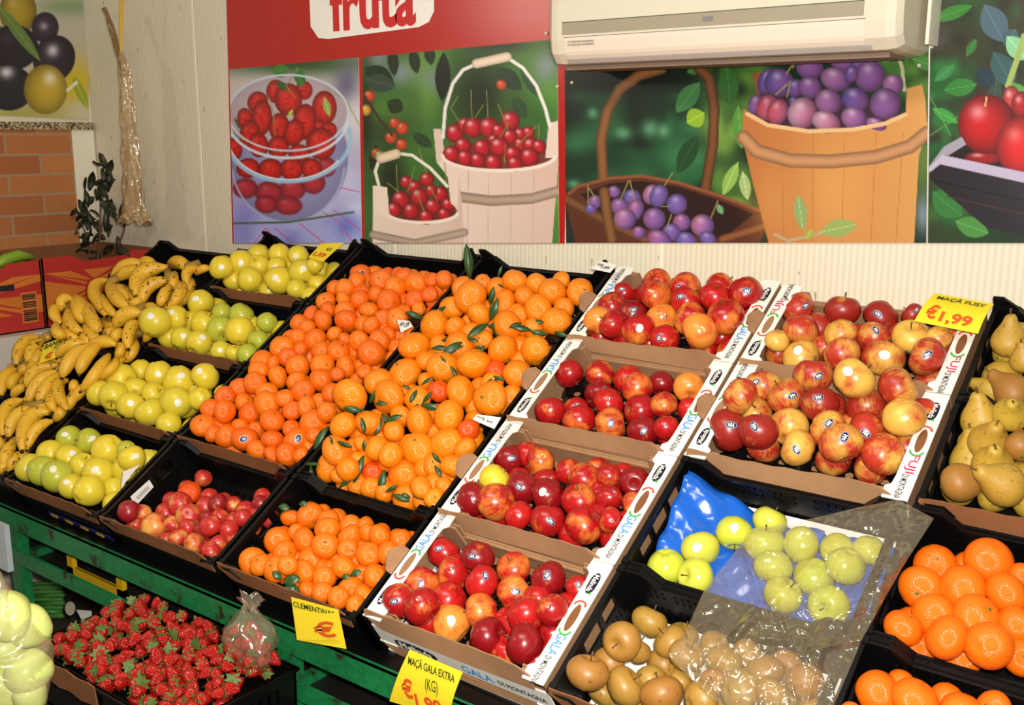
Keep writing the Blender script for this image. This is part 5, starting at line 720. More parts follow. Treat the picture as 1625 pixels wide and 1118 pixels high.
def cardboard_box(a0, b0, w, d, kind, label, group, H=-HB, floor=.068, front=True, base=0.0):
    ink, word = (M['blue_ink'], 'GALA') if kind == 'gala' else (M['pink_ink'], 'FUJI')
    e = empty('cardboard_fruit_box', label, 'box', crate_mw(a0, b0) @ T(0, 0, base), group); H = H-base; floor -= base
    w -= .004; t = .005; bh = H-.036; mb = MB()
    mb.box(0, 0, floor-.006, w, d-.003, floor)
    for x in (.002, w-t-.002): mb.box(x, .001, 0, x+t, d-.003, H-.001)
    mb.box(.002, .001, 0, w-.002, .001+t, bh-.002); mb.box(.002, d-.003-t, 0, w-.002, d-.003, bh)
    mb.box(.002, d-.003-.012, bh-.008, w-.002, d-.003-t, bh-.002)
    mb.build('box_walls', M['card'], e)
    for s in (0, 1):          # folded corner posts at the back and front
        f = lambda x: x if s == 0 else w-x
        for (y, nm) in ((d-.022, 0), (.012, 1)):
            mb = MB(); x0, x1 = sorted((f(.008), f(.062)))
            mb.prism([(f(.008), y, floor), (f(.074), y, floor), (f(.060), y, H-.004), (f(.008), y, H-.004)], (0, .006, 0)); mb.prism([(f(.008), y+.009, floor), (f(.078), y+.009, floor), (f(.064), y+.009, H-.006), (f(.008), y+.009, H-.006)], (0, .004, 0))
            mb.build('corner_post', M['card'], e)
    for s in (0, 1):
        mb = MB(); mb.prism(flange_outline(d, s, w, H), (0, 0, .0028)); fl = mb.build('side_flange', M['white_card'], e)
        R, Up = ((0, 1, 0), (-1, 0, 0)) if s == 0 else ((0, -1, 0), (1, 0, 0))
        xc = FL*.5 if s == 0 else w-FL*.5; zt = H+.0032
        Y = lambda y: y if s == 0 else d-y          # distance along the reading direction
        text(word, ink, fl, (xc, Y(.190), zt), R, Up, .046, .020, .012, 'lettering'); text('DI MONTAGNA', M['ink'], fl, (xc+(.002 if s == 0 else -.002), Y(.245), zt), R, Up, .058, .0125, .006, 'lettering')
        lg = MB(); yc = Y(.052)
        oval = [(xc+.0095*math.cos(a)*(1.0), yc+.024*np.sign(math.sin(a))*abs(math.sin(a))**.7, zt) for a in np.linspace(0, 2*math.pi, 28)[:-1]]
        lg.prism(oval, (0, 0, .0004)); lo_ = lg.build('logo_patch', M['navy'], fl)
        text('Melinda', M['white_card'], lo_, (xc, yc, zt+.001), R, Up, .038, .011, .01)
        lf = MB(); q = Y(.052+.024); lf.prism([(xc, q, zt+.0005), (xc+.006, q+.004, zt+.0005), (xc+.009, q-.002, zt+.0005)], (0, 0, .0004)); lf.build('leaf_mark', M['green_ink'], fl)
        # hand hole between two coloured arcs
        for (ya, col, sg_) in ((.104, M['red_ink'], -1), (.158, M['green_ink'], 1)):
            am = MB(); pts = []
            for rr in (.0135, .0095):
                an = np.linspace(0, math.pi, 12) if rr > .01 else np.linspace(math.pi, 0, 12)
                pts += [(xc+rr*math.cos(a), Y(ya+sg_*rr*math.sin(a)*.9), zt+.0002) for a in an]
            am.prism(pts, (0, 0, .0005)); am.build('printed_arc', col, fl)
        hm = MB(); hm.prism([(xc+.0085*math.cos(a), Y(.131+.030*math.sin(a)), zt) for a in np.linspace(0, 2*math.pi, 20)[:-1]], (0, 0, .0006)); hm.build('hand_hole', M['card'] if s == 0 else M['card_d'], fl)
        if s == 0 or kind == 'fuji' and s == 0:
            def tab(u, v):
                yy = .098+.066*u; return (-.002-.016*v+.006*v*v*math.cos(u*6), yy, H+.003+.024*v*math.sin(math.pi*min(max(u, .04), .96))**.35)
            tb = MB(); tb.sheet(tab, 14, 4, .003); tb.build('handle_tab', M['card'], e)
    if front:
        mb = MB(); mb.box(.004, -.002, 0, w-.002, .0005, bh+.006); fr_ = mb.build('front_print', M['white_card'], e)
        zc_ = H-.052 if base == 0 or True else 0
        hh = bh-.006
        mb = MB(); mb.prism([(.050+.055*(1+math.cos(a))*1.0, -.0026, hh-.026+.0155*np.sign(math.sin(a))*abs(math.sin(a))**.6) for a in np.linspace(0, 2*math.pi, 28)[:-1]], (0, .0006, 0)); l2 = mb.build('logo_patch', M['navy'], fr_)
        text('Melinda', M['white_card'], l2, (.105, -.0032, hh-.026), (1, 0, 0), (0, 0, 1), .085, .020, .012)
        text(word, ink, fr_, (w*.60, -.003, hh-.020), (1, 0, 0), (0, 0, 1), .075, .024, .01); text('DI MONTAGNA', M['ink'], fr_, (w*.60+.105, -.003, hh-.020), (1, 0, 0), (0, 0, 1), .110, .015)
    add_flap(e, w, H, M['card'], .006, w-FL+.006, -.030, -.004, -.015, .010, .016, 'front_flap')
    return e
def fruit_tray(a0, b0, w, d, z, mat, label, group, amp=.006, mw=None):
    mb = MB(); px = .072
    mb.sheet(lambda u, v: (.008+(w-.016)*u, .022+(d-.046)*v, amp*math.cos(2*math.pi*(w*u)/px)*math.cos(2*math.pi*(d*v)/px)+.004*(abs(v-.5) > .46)), 48, 32, .0015)
    o = mb.build('fruit_tray', mat, None, True, mw or (STAND @ T(a0, b0, z))); return tag(o, label, 'tray', group)
G4 = 'Gala apple boxes up the slope'
for k, ph in enumerate(('front', 'second', 'third', 'rear')):
    base = .085 if k == 0 else 0
    cardboard_box(COLX[3]+.0, ROW*k+(.016 if k == 0 else 0), .444, ROW-(.016 if k == 0 else 0), 'gala', ['white and brown Gala apple box at the front, with the Gala price card', 'white Gala apple box one up from the front, holding one yellow apple', 'white Gala apple box third from the front, partly emptied at its left', 'white Gala apple box at the top against the wall'][k], G4, base=base, front=(k == 0))
    fruit_tray(COLX[3], ROW*k, .444, ROW, -.098, M['tray_black'], 'shiny black moulded tray in the %s Gala box' % ph, 'black moulded trays in the Gala boxes')
cardboard_box(COLX[3], .016, .444, ROW-.016, 'gala', 'white Gala box underneath the front one, resting behind the green rail', G4, H=.083, floor=.03)
for k in (0, 1):
    cardboard_box(COLX[4], .575+.272*k, .446, .272, 'fuji', ['white and brown Fuji apple box, the lower of two', 'white and brown Fuji apple box, the upper one with the price card'][k], 'Fuji apple boxes', front=(k == 0))
    fruit_tray(COLX[4], .575+.272*k, .444, .272, -.098, M['tray_black'], 'black moulded tray in the %s Fuji box' % ('lower', 'upper')[k], 'black moulded trays in the Fuji boxes')
GB = 'black plastic fruit crates'
names = ['front', 'second', 'third', 'rear']
for k in range(4): black_crate(COLX[0], ROW*k, .465, ROW, 'black slatted crate of golden apples, %s of the four up the slope' % ['front one', 'second', 'third', 'rear one'][k], GB, side_open=True, floor=.05, backtab=.02 if k == 3 else 0)
black_crate(COLX[1], 0, .465, ROW, 'black perforated crate of nectarines with a brown cardboard strip', GB, floor=.045)
for k in range(3):
    black_crate(COLX[1], ROW*(k+1), .465, ROW, 'black crate under heaped clementines, %s of three' % ('lowest', 'middle', 'topmost')[k], GB, flap=(k == 0), floor=.05, low=.03, backtab=.025 if k == 2 else 0)
    black_crate(COLX[2], ROW*(k+1), .442, ROW, 'black crate under leafy mandarins, %s of three' % ('lowest', 'middle', 'topmost')[k], GB, flap=False, floor=.05, backtab=.025 if k == 2 else 0)
black_crate(COLX[2], 0, .442, ROW, 'black crate of clementines at the front with the yellow clementine card', GB, floor=.04)
black_crate(COLX[4], .2825+.01, .446, ROW, 'black crate of green apples on a blue tray, partly under a plastic bag', GB, flap=False, floor=.03, top=.0)
black_crate(COLX[4], .01, .446, ROW, 'black crate of russet apples in the front row', GB, floor=.03)
for k in range(2):
    black_crate(COLX[5]+.004, .58+.272*k, .446, .272, 'black crate of pears at the right edge, %s one' % ('lower', 'upper')[k], GB, flap=(k == 0), floor=.05, backtab=.025 if k else 0)
    black_crate(COLX[5]+.004, .01+ROW*k, .446, ROW, 'black crate of oranges at the right edge, %s one' % ('lower', 'upper')[k], GB, flap=False, floor=.035)
# banana crates on the far left
for k in range(4): black_crate(-1.90, .262*k, .49, .262, 'black crate under the bananas, %s from the front' % ('first', 'second', 'third', 'fourth')[k], GB, flap=False, floor=.05, low=.03, slots=False, backtab=0)
# blue tray and white liners
mb = MB()
def blue(u, v):
    a = COLX[4]+.02+.40*u; b = .30+.245*v; h = -.108+.006*math.cos(a*80)*math.cos(b*80)
    k = max(0, 1-u/.34); h += .105*k**.8*(.35+.65*v)*(1 if v < .93 else .9)+.004*math.sin(v*22+u*9)*k; return (a, b, h)
mb.sheet(blue, 40, 26, .0015); tag(mb.build('blue_apple_tray', M['blue_plastic'], None, True, STAND), 'shiny blue plastic tray sticking up at the left of the green apples', 'tray')
mb = MB(); mb.sheet(lambda u, v: (COLX[4]+.016+.41*u, .03+.235*v, -.122+.003*math.sin(u*9+v*5)), 14, 10, .001); tag(mb.build('paper_liner', M['tag_white'], None, False, STAND), 'white paper liner under the russet apples', 'liner')
mb = MB(); mb.sheet(lambda u, v: (COLX[4]+.03+.39*u, .520+.038*v, -.1135+.010*v), 14, 4, .001); tag(mb.build('paper_liner', M['tag_white'], None, False, STAND), 'white paper edge behind the green apples', 'liner')
mb = MB(); mb.sheet(lambda u, v: (COLX[0]+.15+.30*u, ROW*2+.05+.2*v, -.100+.06*max(0, u-.6)), 20, 10, .001); tag(mb.build('blue_apple_tray', M['blue_plastic'], None, True, STAND), 'blue tray peeking out at the right of the third golden apple crate', 'tray')

# ------------------------------------------------------------------ fruit meshes (unit size, stem along +z)
def lathe(prof, nl, fn=None):
    mb = MB(); n = len(prof); V = []
    for r, z in prof[1:-1]:
        for k in range(nl):
            a = 2*math.pi*k/nl; q = (r*math.cos(a), r*math.sin(a), z); V.append(fn(*q, a) if fn else q)
    p0 = (0, 0, prof[0][1]); p1 = (0, 0, prof[-1][1]); V = [p0]+V+[p1]; m = n-2
    F = [(0, 1+(k+1) % nl, 1+k) for k in range(nl)]+[(1+i*nl+k, 1+i*nl+(k+1) % nl, 1+(i+1)*nl+(k+1) % nl, 1+(i+1)*nl+k) for i in range(m-1) for k in range(nl)]+[(1+(m-1)*nl+k, 1+(m-1)*nl+(k+1) % nl, len(V)-1) for k in range(nl)]
    mb.add(V, [f[::-1] for f in F]); return mb
def wob(seed, amp, fr=1.6):
    r = np.random.RandomState(seed); D = r.normal(size=(5, 3)); D /= np.linalg.norm(D, axis=1)[:, None]; P = r.uniform(0, 6, 5)
    return lambda x, y, z: 1+amp*sum(math.sin(fr*(1+.3*i)*(x*D[i, 0]+y*D[i, 1]+z*D[i, 2])+P[i]) for i in range(5))/2.2
def apple_prof(n=22, tall=.9, dim=.30, bot=.16):
    P = []
    for i in range(n+1):
        t = math.pi*i/n; r = math.sin(t); z = math.cos(t)
        r2 = r*(1+.06*z); zz = tall*z*(1-.04*r)-(dim*math.exp(-(r/.30)**2) if z > 0 else -bot*math.exp(-(r/.26)**2)); P.append((r2*.97, zz))
    return P
def make_apple(name, seed, tall=.9, mat=None, dim=.30):
    w_ = wob(seed, .045, 1.3); r = np.random.RandomState(seed); ph = r.uniform(0, 6)
    def fn(x, y, z, a):
        k = w_(x, y, z)*(1+.022*math.cos(5*a+ph)*max(0, -z)); return (x*k, y*k, z*k)
    return lathe(apple_prof(22, tall, dim), 28, fn).mesh(name, mat, True)
def stem_mesh(z0, ln, rad, mat, seed=0):
    mb = MB(); r = np.random.RandomState(seed); dx = r.uniform(-.1, .1); mb.tube([(0, 0, z0), (dx*.4, 0, z0+ln*.5), (dx, .03, z0+ln)], [rad*.8, rad*.7, rad*1.15], 7); return mb.mesh('stem', mat, True)
def sticker_mesh(mats, rx=.30, ry=.19, rad=1.0, layers=((1.0, 0), (.86, 1))):
    # patch wrapped on the unit sphere around +x
    mb = MB()
    for s_, m_ in layers:
        N = 20; R_ = rad+.012+.006*m_
        def pt(u, v):
            d = Vector((1, u, v)).normalized(); return tuple(d*R_)
        V = [pt(0, 0)]
        for q in (.5, 1):
            V += [pt(rx*s_*q*math.cos(2*math.pi*k/N), ry*s_*q*math.sin(2*math.pi*k/N)) for k in range(N)]
        mb.add(V, [(0, 1+k, 1+(k+1) % N) for k in range(N)]+[(1+k, 1+N+k, 1+N+(k+1) % N, 1+(k+1) % N) for k in range(N)], m_)
    if len(mats) > 2:
        for (u0, v0, u1, v1) in ((-.12, -.09, -.07, .10), (-.02, -.11, .03, .09), (-.12, .0, .10, .045), (.08, -.08, .13, .06)):
            V = [tuple(Vector((1, u, v)).normalized()*(rad+.026)) for u, v in ((u0, v0), (u1, v0), (u1, v1), (u0, v1))]; mb.add(V, [(0, 1, 2, 3)], 2)
    return mb.mesh('sticker', mats, True)
STK_N = sticker_mesh([M['sticker_b'], M['sticker_n'], M['sticker_w']], .27, .17, .985); STK_W = sticker_mesh([M['sticker_w'], M['sticker_w']], .25, .21, .985); STK_C = sticker_mesh([M['sticker_w'], M['sticker_n'], M['sticker_b']], .33, .24, .99)
APPLE = {k: [make_apple(n, s+i, ta, M[k], dm) for i in range(3)] for k, n, s, ta, dm in (('gala', 'gala_apple', 10, .92, .30), ('fuji', 'fuji_apple', 20, .88, .30), ('golden', 'golden_apple', 30, .98, .28), ('greenapple', 'green_apple', 40, .88, .30), ('russet', 'russet_apple', 50, .80, .30), ('nectarine', 'nectarine', 60, .93, .16))}
APPLE['yellowapple'] = [make_apple('gala_apple', 70, .92, M['golden'])]
STEM = [stem_mesh(.52, .46, .045, M['stem'], i) for i in range(3)]; SSTEM = stem_mesh(.70, .16, .07, M['stem'])
def citrus_mesh(name, seed, flat, amp, mat, neck=0, knob=0):
    r = np.random.RandomState(seed); w_ = wob(seed, amp, 1.7); w2 = wob(seed+5, knob, 9); P = []
    for i in range(23):
        t = math.pi*i/22; x = math.sin(t); z = math.cos(t); P.append((x, flat*z-(.07*math.exp(-(x/.2)**2))*(1 if z > 0 else -1)+(neck*math.exp(-(x/.42)**2) if z > 0 else 0)))
    rf = r.uniform(0, 6)
    def fn(x, y, z, a):
        k = w_(x, y, z)*w2(x, y, z)*(1+.012*math.cos(9*a+rf)*(1 if z > .3 else 0)); return (x*k, y*k, z*k)
    return lathe(P, 26, fn).mesh(name, mat, True)
CIT = {'clem': [citrus_mesh('clementine', s, f_, .05, M['citrus']) for s, f_ in ((1, .80), (2, .86), (3, .92), (4, .84))], 'mand': [citrus_mesh('mandarin', s, f_, .06, M['mandarin'], n_, .008) for s, f_, n_ in ((5, .82, .04), (6, .88, .12), (7, .80, 0), (8, .92, .05))], 'or': [citrus_mesh('orange', s, f_, .03, M['orangepeel']) for s, f_ in ((11, .84), (12, .90), (13, .86))]}
def star(z, R_, name='calyx', n=5, mat=None, up=.0):
    mb = MB(); V = [(0, 0, z+.03)]; F = []
    for k in range(2*n): a = math.pi*k/n; r_ = R_ if k % 2 == 0 else R_*.45; V.append((r_*math.cos(a), r_*math.sin(a), z+(up if k % 2 == 0 else 0)))
    mb.add(V, [(0, 1+k, 1+(k+1) % (2*n)) for k in range(2*n)]); mb.tube([(0, 0, z-.02), (0, 0, z+.05)], [R_*.35, R_*.3], 6); return mb.mesh(name, mat or M['calyx'])
CALYX = star(.78, .13)
def pear_mesh(seed, mat):
    pr_ = [(0, -.93), (.18, -.90), (.5, -.83), (.8, -.60), (.96, -.25), (.98, .02), (.90, .32), (.74, .62), (.56, .90), (.43, 1.15), (.36, 1.36), (.27, 1.50), (.14, 1.56), (0, 1.52)]
    zz = [p_[1] for p_ in pr_]; tt = np.linspace(0, 1, len(pr_)); T2 = np.linspace(0, 1, 30); P = list(zip(np.interp(T2, tt, [p_[0] for p_ in pr_]), np.interp(T2, tt, zz)))
    P = P[::-1]; w_ = wob(seed, .05, 1.2); return lathe(P, 26, lambda x, y, z, a: tuple(np.array((x, y, z))*w_(x, y, z)+np.array((.10*max(0, z)**1.5, 0, 0)))).mesh('pear', mat, True)
PEAR = [pear_mesh(i, M['pear']) for i in (1, 2, 3)]; PSTEM = MB().tube([(.19, 0, 1.48), (.22, .02, 1.66), (.30, .03, 1.82)], [.045, .04, .06], 7).mesh('stem', M['stem'], True); PEYE = star(-.93, .16)
CITLEAF = MB().sheet(lambda u, v: (u, (v-.5)*.34*math.sin(math.pi*min(max(u, .03), .99))**.75, .10*math.sin(u*3.1)-.14*abs(v-.5)*2*.34), 10, 6, .008).mesh('leaf', M['leaf'], True)

ORD = ['first', 'second', 'third', 'fourth', 'fifth', 'sixth', 'seventh', 'eighth', 'ninth', 'tenth', 'eleventh', 'twelfth', 'thirteenth', 'fourteenth', 'fifteenth', 'sixteenth', 'seventeenth', 'eighteenth', 'nineteenth', 'twentieth']+['twenty-'+q for q in ('first', 'second', 'third', 'fourth', 'fifth', 'sixth', 'seventh', 'eighth', 'ninth')]
NUM = ['one', 'two', 'three', 'four', 'five', 'six', 'seven', 'eight', 'nine', 'ten', 'eleven', 'twelve', 'thirteen', 'fourteen', 'fifteen', 'sixteen', 'seventeen']
def toward_cam(pos): return (Vector(CAM)-Vector(pos)).normalized()
def rotm(zdir, xdir=None):
    z = Vector(zdir).normalized(); x = Vector(xdir) if xdir is not None else Vector((rng.normal(), rng.normal(), rng.normal())); x = (x-z*x.dot(z)).normalized(); y = z.cross(x)
    return Matrix(((x[0], y[0], z[0]), (x[1], y[1], z[1]), (x[2], y[2], z[2]))).to_4x4()
R3, U3 = Vector(CR), Vector(CU)
def rndv(): return Vector(rng.normal(size=3)).normalized()
PLACED = {}
def put_fruit(key, name, meshes, parts, where, noun, group, look):
    """key: list in FRUIT; parts(obj, flags, pos) adds the parts; look(flags) says how it looks"""
    L_ = FRUIT[key] if isinstance(key, str) else key
    Rm = float(np.mean([q[3] for q in L_])); bmin = min(q[1] for q in L_); rows = {}
    for i, q in enumerate(L_): rows.setdefault(int((q[1]-bmin+.2*Rm)/(1.75*Rm)), []).append(i)
    for r_, idx in enumerate(sorted(rows)):
        for c_, i in enumerate(sorted(rows[idx], key=lambda j: L_[j][0])):
            a, b, h, R_, fg = L_[i]; pos = sp(a, b, h); me = meshes(fg, i)
            o = link(name, me, None); rot = parts(o, fg, pos, i)
            o.matrix_basis = T(*pos) @ rot @ Matrix.Scale(R_, 4)
            lk = look(fg); tag(o, '%s %s in %s, row %s from front, %s from left' % (lk, noun, where, NUM[r_], ORD[c_]), noun.split()[-1] if noun.split()[-1] != 'apple' else 'apple', group)
            PLACED.setdefault(key if isinstance(key, str) else where, []).append((o, pos, R_))
def child(name, me, par, mb_=None): return link(name, me, par, mb_)
def apple_rot(pos, sticker, i):
    v = toward_cam(pos)
    if sticker:
        x = (v*1.0+R3*rng.uniform(-.45, .45)+U3*rng.uniform(-.1, .5)).normalized(); t_ = R3*rng.uniform(-.9, .9)+U3*rng.uniform(-.8, 1.0); z = (t_-x*t_.dot(x)).normalized(); return rotm(z, x)
    z = (v*rng.uniform(-.5, .55)+U3*rng.uniform(-1, 1)+R3*rng.uniform(-.7, .7)); return rotm(z)
def apple_parts(redf, darkf, stickers=True, stems=STEM):
    def f(o, fg, pos, i):
        red, dark = redf(fg), darkf(fg); o.color = (red, dark, rng.uniform(0, 1), 1)
        rot = apple_rot(pos, ('s' in fg or 'w' in fg), i); child('stem', stems[i % len(stems)], o)
        if 's' in fg: child('sticker', STK_N, o, Matrix.Rotation(rng.uniform(-1.2, 1.2), 4, 'X'))
        if 'w' in fg: child('sticker', STK_W, o, Matrix.Rotation(rng.uniform(-1.2, 1.2), 4, 'X'))
        return rot
    return f
def gl_look(fg):
    s_ = 'stickered ' if 's' in fg else ('white stickered ' if 'w' in fg else '')
    return s_+('yellow' if 'y' in fg else 'dark red' if 'd' in fg else 'orange red' if 'o' in fg else 'red')
gred = lambda fg: .16 if 'y' in fg else .56 if 'o' in fg else .98 if 'd' in fg else .84
gdark = lambda fg: .85 if 'd' in fg else .15+rng.uniform(0, .35)
for k, nm in enumerate(('front', 'second', 'third', 'rear')):
    ap = 'gala'
    put_fruit('gala%d' % k, 'gala_apple', lambda fg, i, k=k: APPLE['yellowapple'][0] if (k == 1 and 'y' in fg) else APPLE['gala'][i % 3], apple_parts(gred, gdark), '%s Gala box' % nm, 'apple', 'Gala apples in the %s box' % nm, gl_look)
for k in 'AB': put_fruit('fuji'+k, 'fuji_apple', lambda fg, i: APPLE['fuji'][i % 3], apple_parts(lambda fg: .28 if 'y' in fg else .54 if 'o' in fg else .92 if 'd' in fg else .74, lambda fg: .8 if 'd' in fg else .2+rng.uniform(0, .3)), '%s Fuji box' % ('lower' if k == 'A' else 'upper'), 'apple', 'Fuji apples in the %s box' % ('lower' if k == 'A' else 'upper'), gl_look)
glook = lambda fg: ('white stickered ' if 'w' in fg else '')+('greenish' if 'g' in fg else 'yellow')
for k, nm in zip('ABCD', ('front', 'second', 'third', 'rear')): put_fruit('gold'+k, 'golden_apple', lambda fg, i: APPLE['golden'][i % 3], apple_parts(lambda fg: .9 if 'g' in fg else .1+rng.uniform(0, .25), lambda fg: 0), '%s golden apple crate' % nm, 'apple', 'golden apples in the %s crate' % nm, glook)
put_fruit([q for q in FRUIT['nect'] if 'C' not in q[4]], 'nectarine', lambda fg, i: APPLE['nectarine'][i % 3], apple_parts(lambda fg: .56 if 'y' in fg else .95 if 'd' in fg else .82, lambda fg: .8 if 'd' in fg else .2, False, [SSTEM]), 'nectarine crate', 'nectarine', 'nectarines in the black crate', lambda fg: 'yellow blushed' if 'y' in fg else 'dark red' if 'd' in fg else 'red')
put_fruit('green', 'green_apple', lambda fg, i: APPLE['greenapple'][i % 3], apple_parts(lambda fg: rng.uniform(0, .6), lambda fg: 0), 'green apple crate', 'apple', 'green apples on the blue tray', lambda fg: ('white stickered ' if 'w' in fg else '')+'green')
put_fruit('rus', 'russet_apple', lambda fg, i: APPLE['russet'][i % 3], apple_parts(lambda fg: rng.uniform(0, 1), lambda fg: 0), 'russet apple crate', 'apple', 'russet apples in the front crate', lambda fg: 'brownish russet')
def cit_parts(red, calyx=True):
    def f(o, fg, pos, i):
        o.color = (.95 if 'r' in fg else rng.uniform(0, .6)*red, 0, 0, 1); v = toward_cam(pos); face = rng.uniform() < .45
        z = (v*(rng.uniform(.4, 1.2) if face else rng.uniform(-.6, .3))+U3*rng.uniform(-.6, 1)+R3*rng.uniform(-.8, .8))
        x = None
        if 's' in fg: x = v+U3*.25; z = U3*.6+R3*rng.uniform(-.6, .6); z = z-v*z.dot(v)
        if z.dot(v) > .15: child('calyx', CALYX, o)
        rot = rotm(z, x)
        if 's' in fg: child('sticker', STK_C, o, Matrix.Rotation(.5, 4, 'X'))
        return rot
    return f
oth = lambda fg: ('stickered ' if 's' in fg else '')+('reddish orange' if 'r' in fg else 'orange')
nc = [q for q in FRUIT['nect'] if 'C' in q[4]]
for q in nc:
    o = link('clementine', CIT['clem'][1], None, T(*sp(*q[:3])) @ rotm((.2, -.5, .8)) @ Matrix.Scale(q[3], 4)); tag(o, 'single orange clementine on top of the red nectarines', 'clementine'); child('calyx', CALYX, o)
def bins(key, fn_):
    for k in range(3):
        b0, b1 = ROW*(k+1), ROW*(k+2); sub = [q for q in FRUIT[key] if (b0 <= q[1] < b1) or (k == 0 and q[1] < b0) or (k == 2 and q[1] >= b1)]; fn_(k, sub)
bins('clem', lambda k, s_: put_fruit(s_, 'clementine', lambda fg, i: CIT['clem'][(i*7+k) % 4], cit_parts(1.0), '%s clementine crate' % ('lowest', 'middle', 'upper')[k], 'clementine', 'clementines heaped in the %s crate' % ('lowest', 'middle', 'upper')[k], oth))
bins('mand', lambda k, s_: put_fruit(s_, 'mandarin', lambda fg, i: CIT['mand'][(i*5+k) % 4] if 'r' not in fg else CIT['clem'][i % 4], cit_parts(.35), '%s mandarin crate' % ('lowest', 'middle', 'upper')[k], 'mandarin', 'mandarins heaped in the %s crate' % ('lowest', 'middle', 'upper')[k], oth))
put_fruit('clemF', 'clementine', lambda fg, i: CIT['clem'][i % 4], cit_parts(.5), 'front clementine crate', 'clementine', 'clementines in the front crate', oth)
for k in (0, 1): put_fruit('or%d' % k, 'orange', lambda fg, i: CIT['or'][i % 3], cit_parts(.5), '%s orange crate' % ('lower', 'upper')[k], 'orange', 'oranges in the %s crate' % ('lower', 'upper')[k], lambda fg: 'shiny')
def pear_parts(o, fg, pos, i):
    o.color = (.9 if 'r' in fg else rng.uniform(0, .45), 0, 0, 1); v = toward_cam(pos)
    z = {'U': U3+v*.35, 'D': -U3*.9+v*.45, 'V': v*1.0+U3*.5+R3*.2, 'R': R3+v*.4+U3*.2, 'L': -R3*.9+v*.4+U3*.4}
    for c_ in 'UDVRL':
        if c_ in fg: zz = z[c_]; break
    else: zz = R3*rng.uniform(-1, 1)+U3*.3-v*.3
    if 'D' not in fg: child('stem', PSTEM, o)
    child('eye', PEYE, o); return rotm(zz)
for k in 'AB': put_fruit('pear'+k, 'pear', lambda fg, i: PEAR[i % 3], pear_parts, '%s pear crate' % ('lower' if k == 'A' else 'upper'), 'pear', 'pears in the %s crate' % ('lower' if k == 'A' else 'upper'), lambda fg: 'brown' if 'r' in fg else 'green' if 'g' in fg else 'yellow')

# ------------------------------------------------------------------ leaves left on the mandarins
LV = [(746, 442, 96, 54), (790, 440, 70, 20), (708, 486, -150, 22), (704, 500, -130, 26), (672, 505, 160, 30), (778, 484, 80, 30), (775, 512, 215, 42), (778, 508, 70, 36), (775, 516, -5, 40), (782, 520, -50, 30), (800, 456, 150, 12), (845, 524, 170, 34), (830, 516, 10, 34), (828, 512, -160, 22), (868, 530, 170, 26), (735, 548, 200, 34), (700, 540, 10, 42), (742, 538, -10, 18), (733, 542, 215, 38), (684, 552, 0, 28), (692, 560, -30, 22), (768, 548, 250, 18), (752, 552, 10, 18), (715, 580, -60, 22), (708, 575, 130, 14), (782, 596, -20, 22), (786, 600, -80, 42), (780, 600, 240, 30), (668, 610, 30, 24), (652, 616, 160, 14), (662, 618, 240, 24), (668, 642, -10, 32), (670, 640, 50, 26), (664, 640, -120, 20), (880, 526, -20, 22),
      (575, 652, 170, 30), (572, 655, 60, 14), (574, 662, -80, 26), (606, 655, -60, 26), (612, 668, 20, 28), (605, 662, 250, 30), (520, 675, -120, 42), (534, 700, -20, 28), (528, 705, 110, 14), (494, 738, -90, 30), (484, 736, 0, 24), (577, 722, -110, 46), (578, 716, 90, 18), (575, 742, -140, 46), (610, 745, -100, 36), (612, 780, 30, 22), (622, 784, -20, 30), (655, 786, -10, 26), (652, 790, 150, 16), (700, 735, 130, 22), (690, 738, -60, 22), (586, 640, 60, 26), (595, 640, 0, 20)]
allm = [z for k_, v_ in PLACED.items() if 'mandarin' in k_ for z in v_]
def nearest(q, pool=allm): return min(pool, key=lambda z: np.linalg.norm(np.array(z[1])-q))
MLEAF = {}
for (x, y, ang, ln) in LV:
    q = on_stand(x, y, .03); o, pos, R_ = nearest(q); v = toward_cam(pos)
    d = ray(x, y); d = d/np.linalg.norm(d); oc_ = np.array(pos)-CAM; tm = oc_@d; perp2 = oc_@oc_-tm*tm; hit = tm-math.sqrt(max(R_*R_-perp2, 0))
    if perp2 > (R_*1.25)**2: hit = tm-.3*R_
    q = CAM+d*(hit-.003); L_ = ln*hit/FPX*1.02
    a = math.radians(ang); X = (R3*math.cos(a)+U3*math.sin(a)+v*rng.uniform(.05, .3)).normalized(); Z = (v+U3*rng.uniform(-.3, .5)+R3*rng.uniform(-.4, .4)); Z = (Z-X*Z.dot(X)).normalized(); Y = Z.cross(X)
    wd = rng.uniform(.75, 1.15); m = basis(q, X*L_, Y*L_*wd, Z*L_)
    link('leaf', CITLEAF, o, o.matrix_basis.inverted() @ m)
# dark leaves in the front clementine crate
pool = PLACED.get('clemF', [])
for (x, y, ang, ln) in ((450, 925, 20, 26), (452, 930, -20, 24), (447, 918, 140, 18), (468, 930, -150, 22), (556, 912, 20, 18), (556, 913, 190, 14), (460, 806, 170, 18), (474, 800, 10, 14)):
    q = on_stand(x, y, 0.0); o, pos, R_ = nearest(q, pool); v = toward_cam(pos); d = ray(x, y); d = d/np.linalg.norm(d); hit = (np.array(pos)-CAM)@d-R_*.75; q = CAM+d*hit; L_ = ln*hit/FPX
    a = math.radians(ang); X = R3*math.cos(a)+U3*math.sin(a); Z = (v+U3*.3); Z = (Z-X*Z.dot(X)).normalized(); Y = Z.cross(X)
    link('leaf', CITLEAF, o, o.matrix_basis.inverted() @ basis(q, X*L_, Y*L_*1.9, Z*L_))

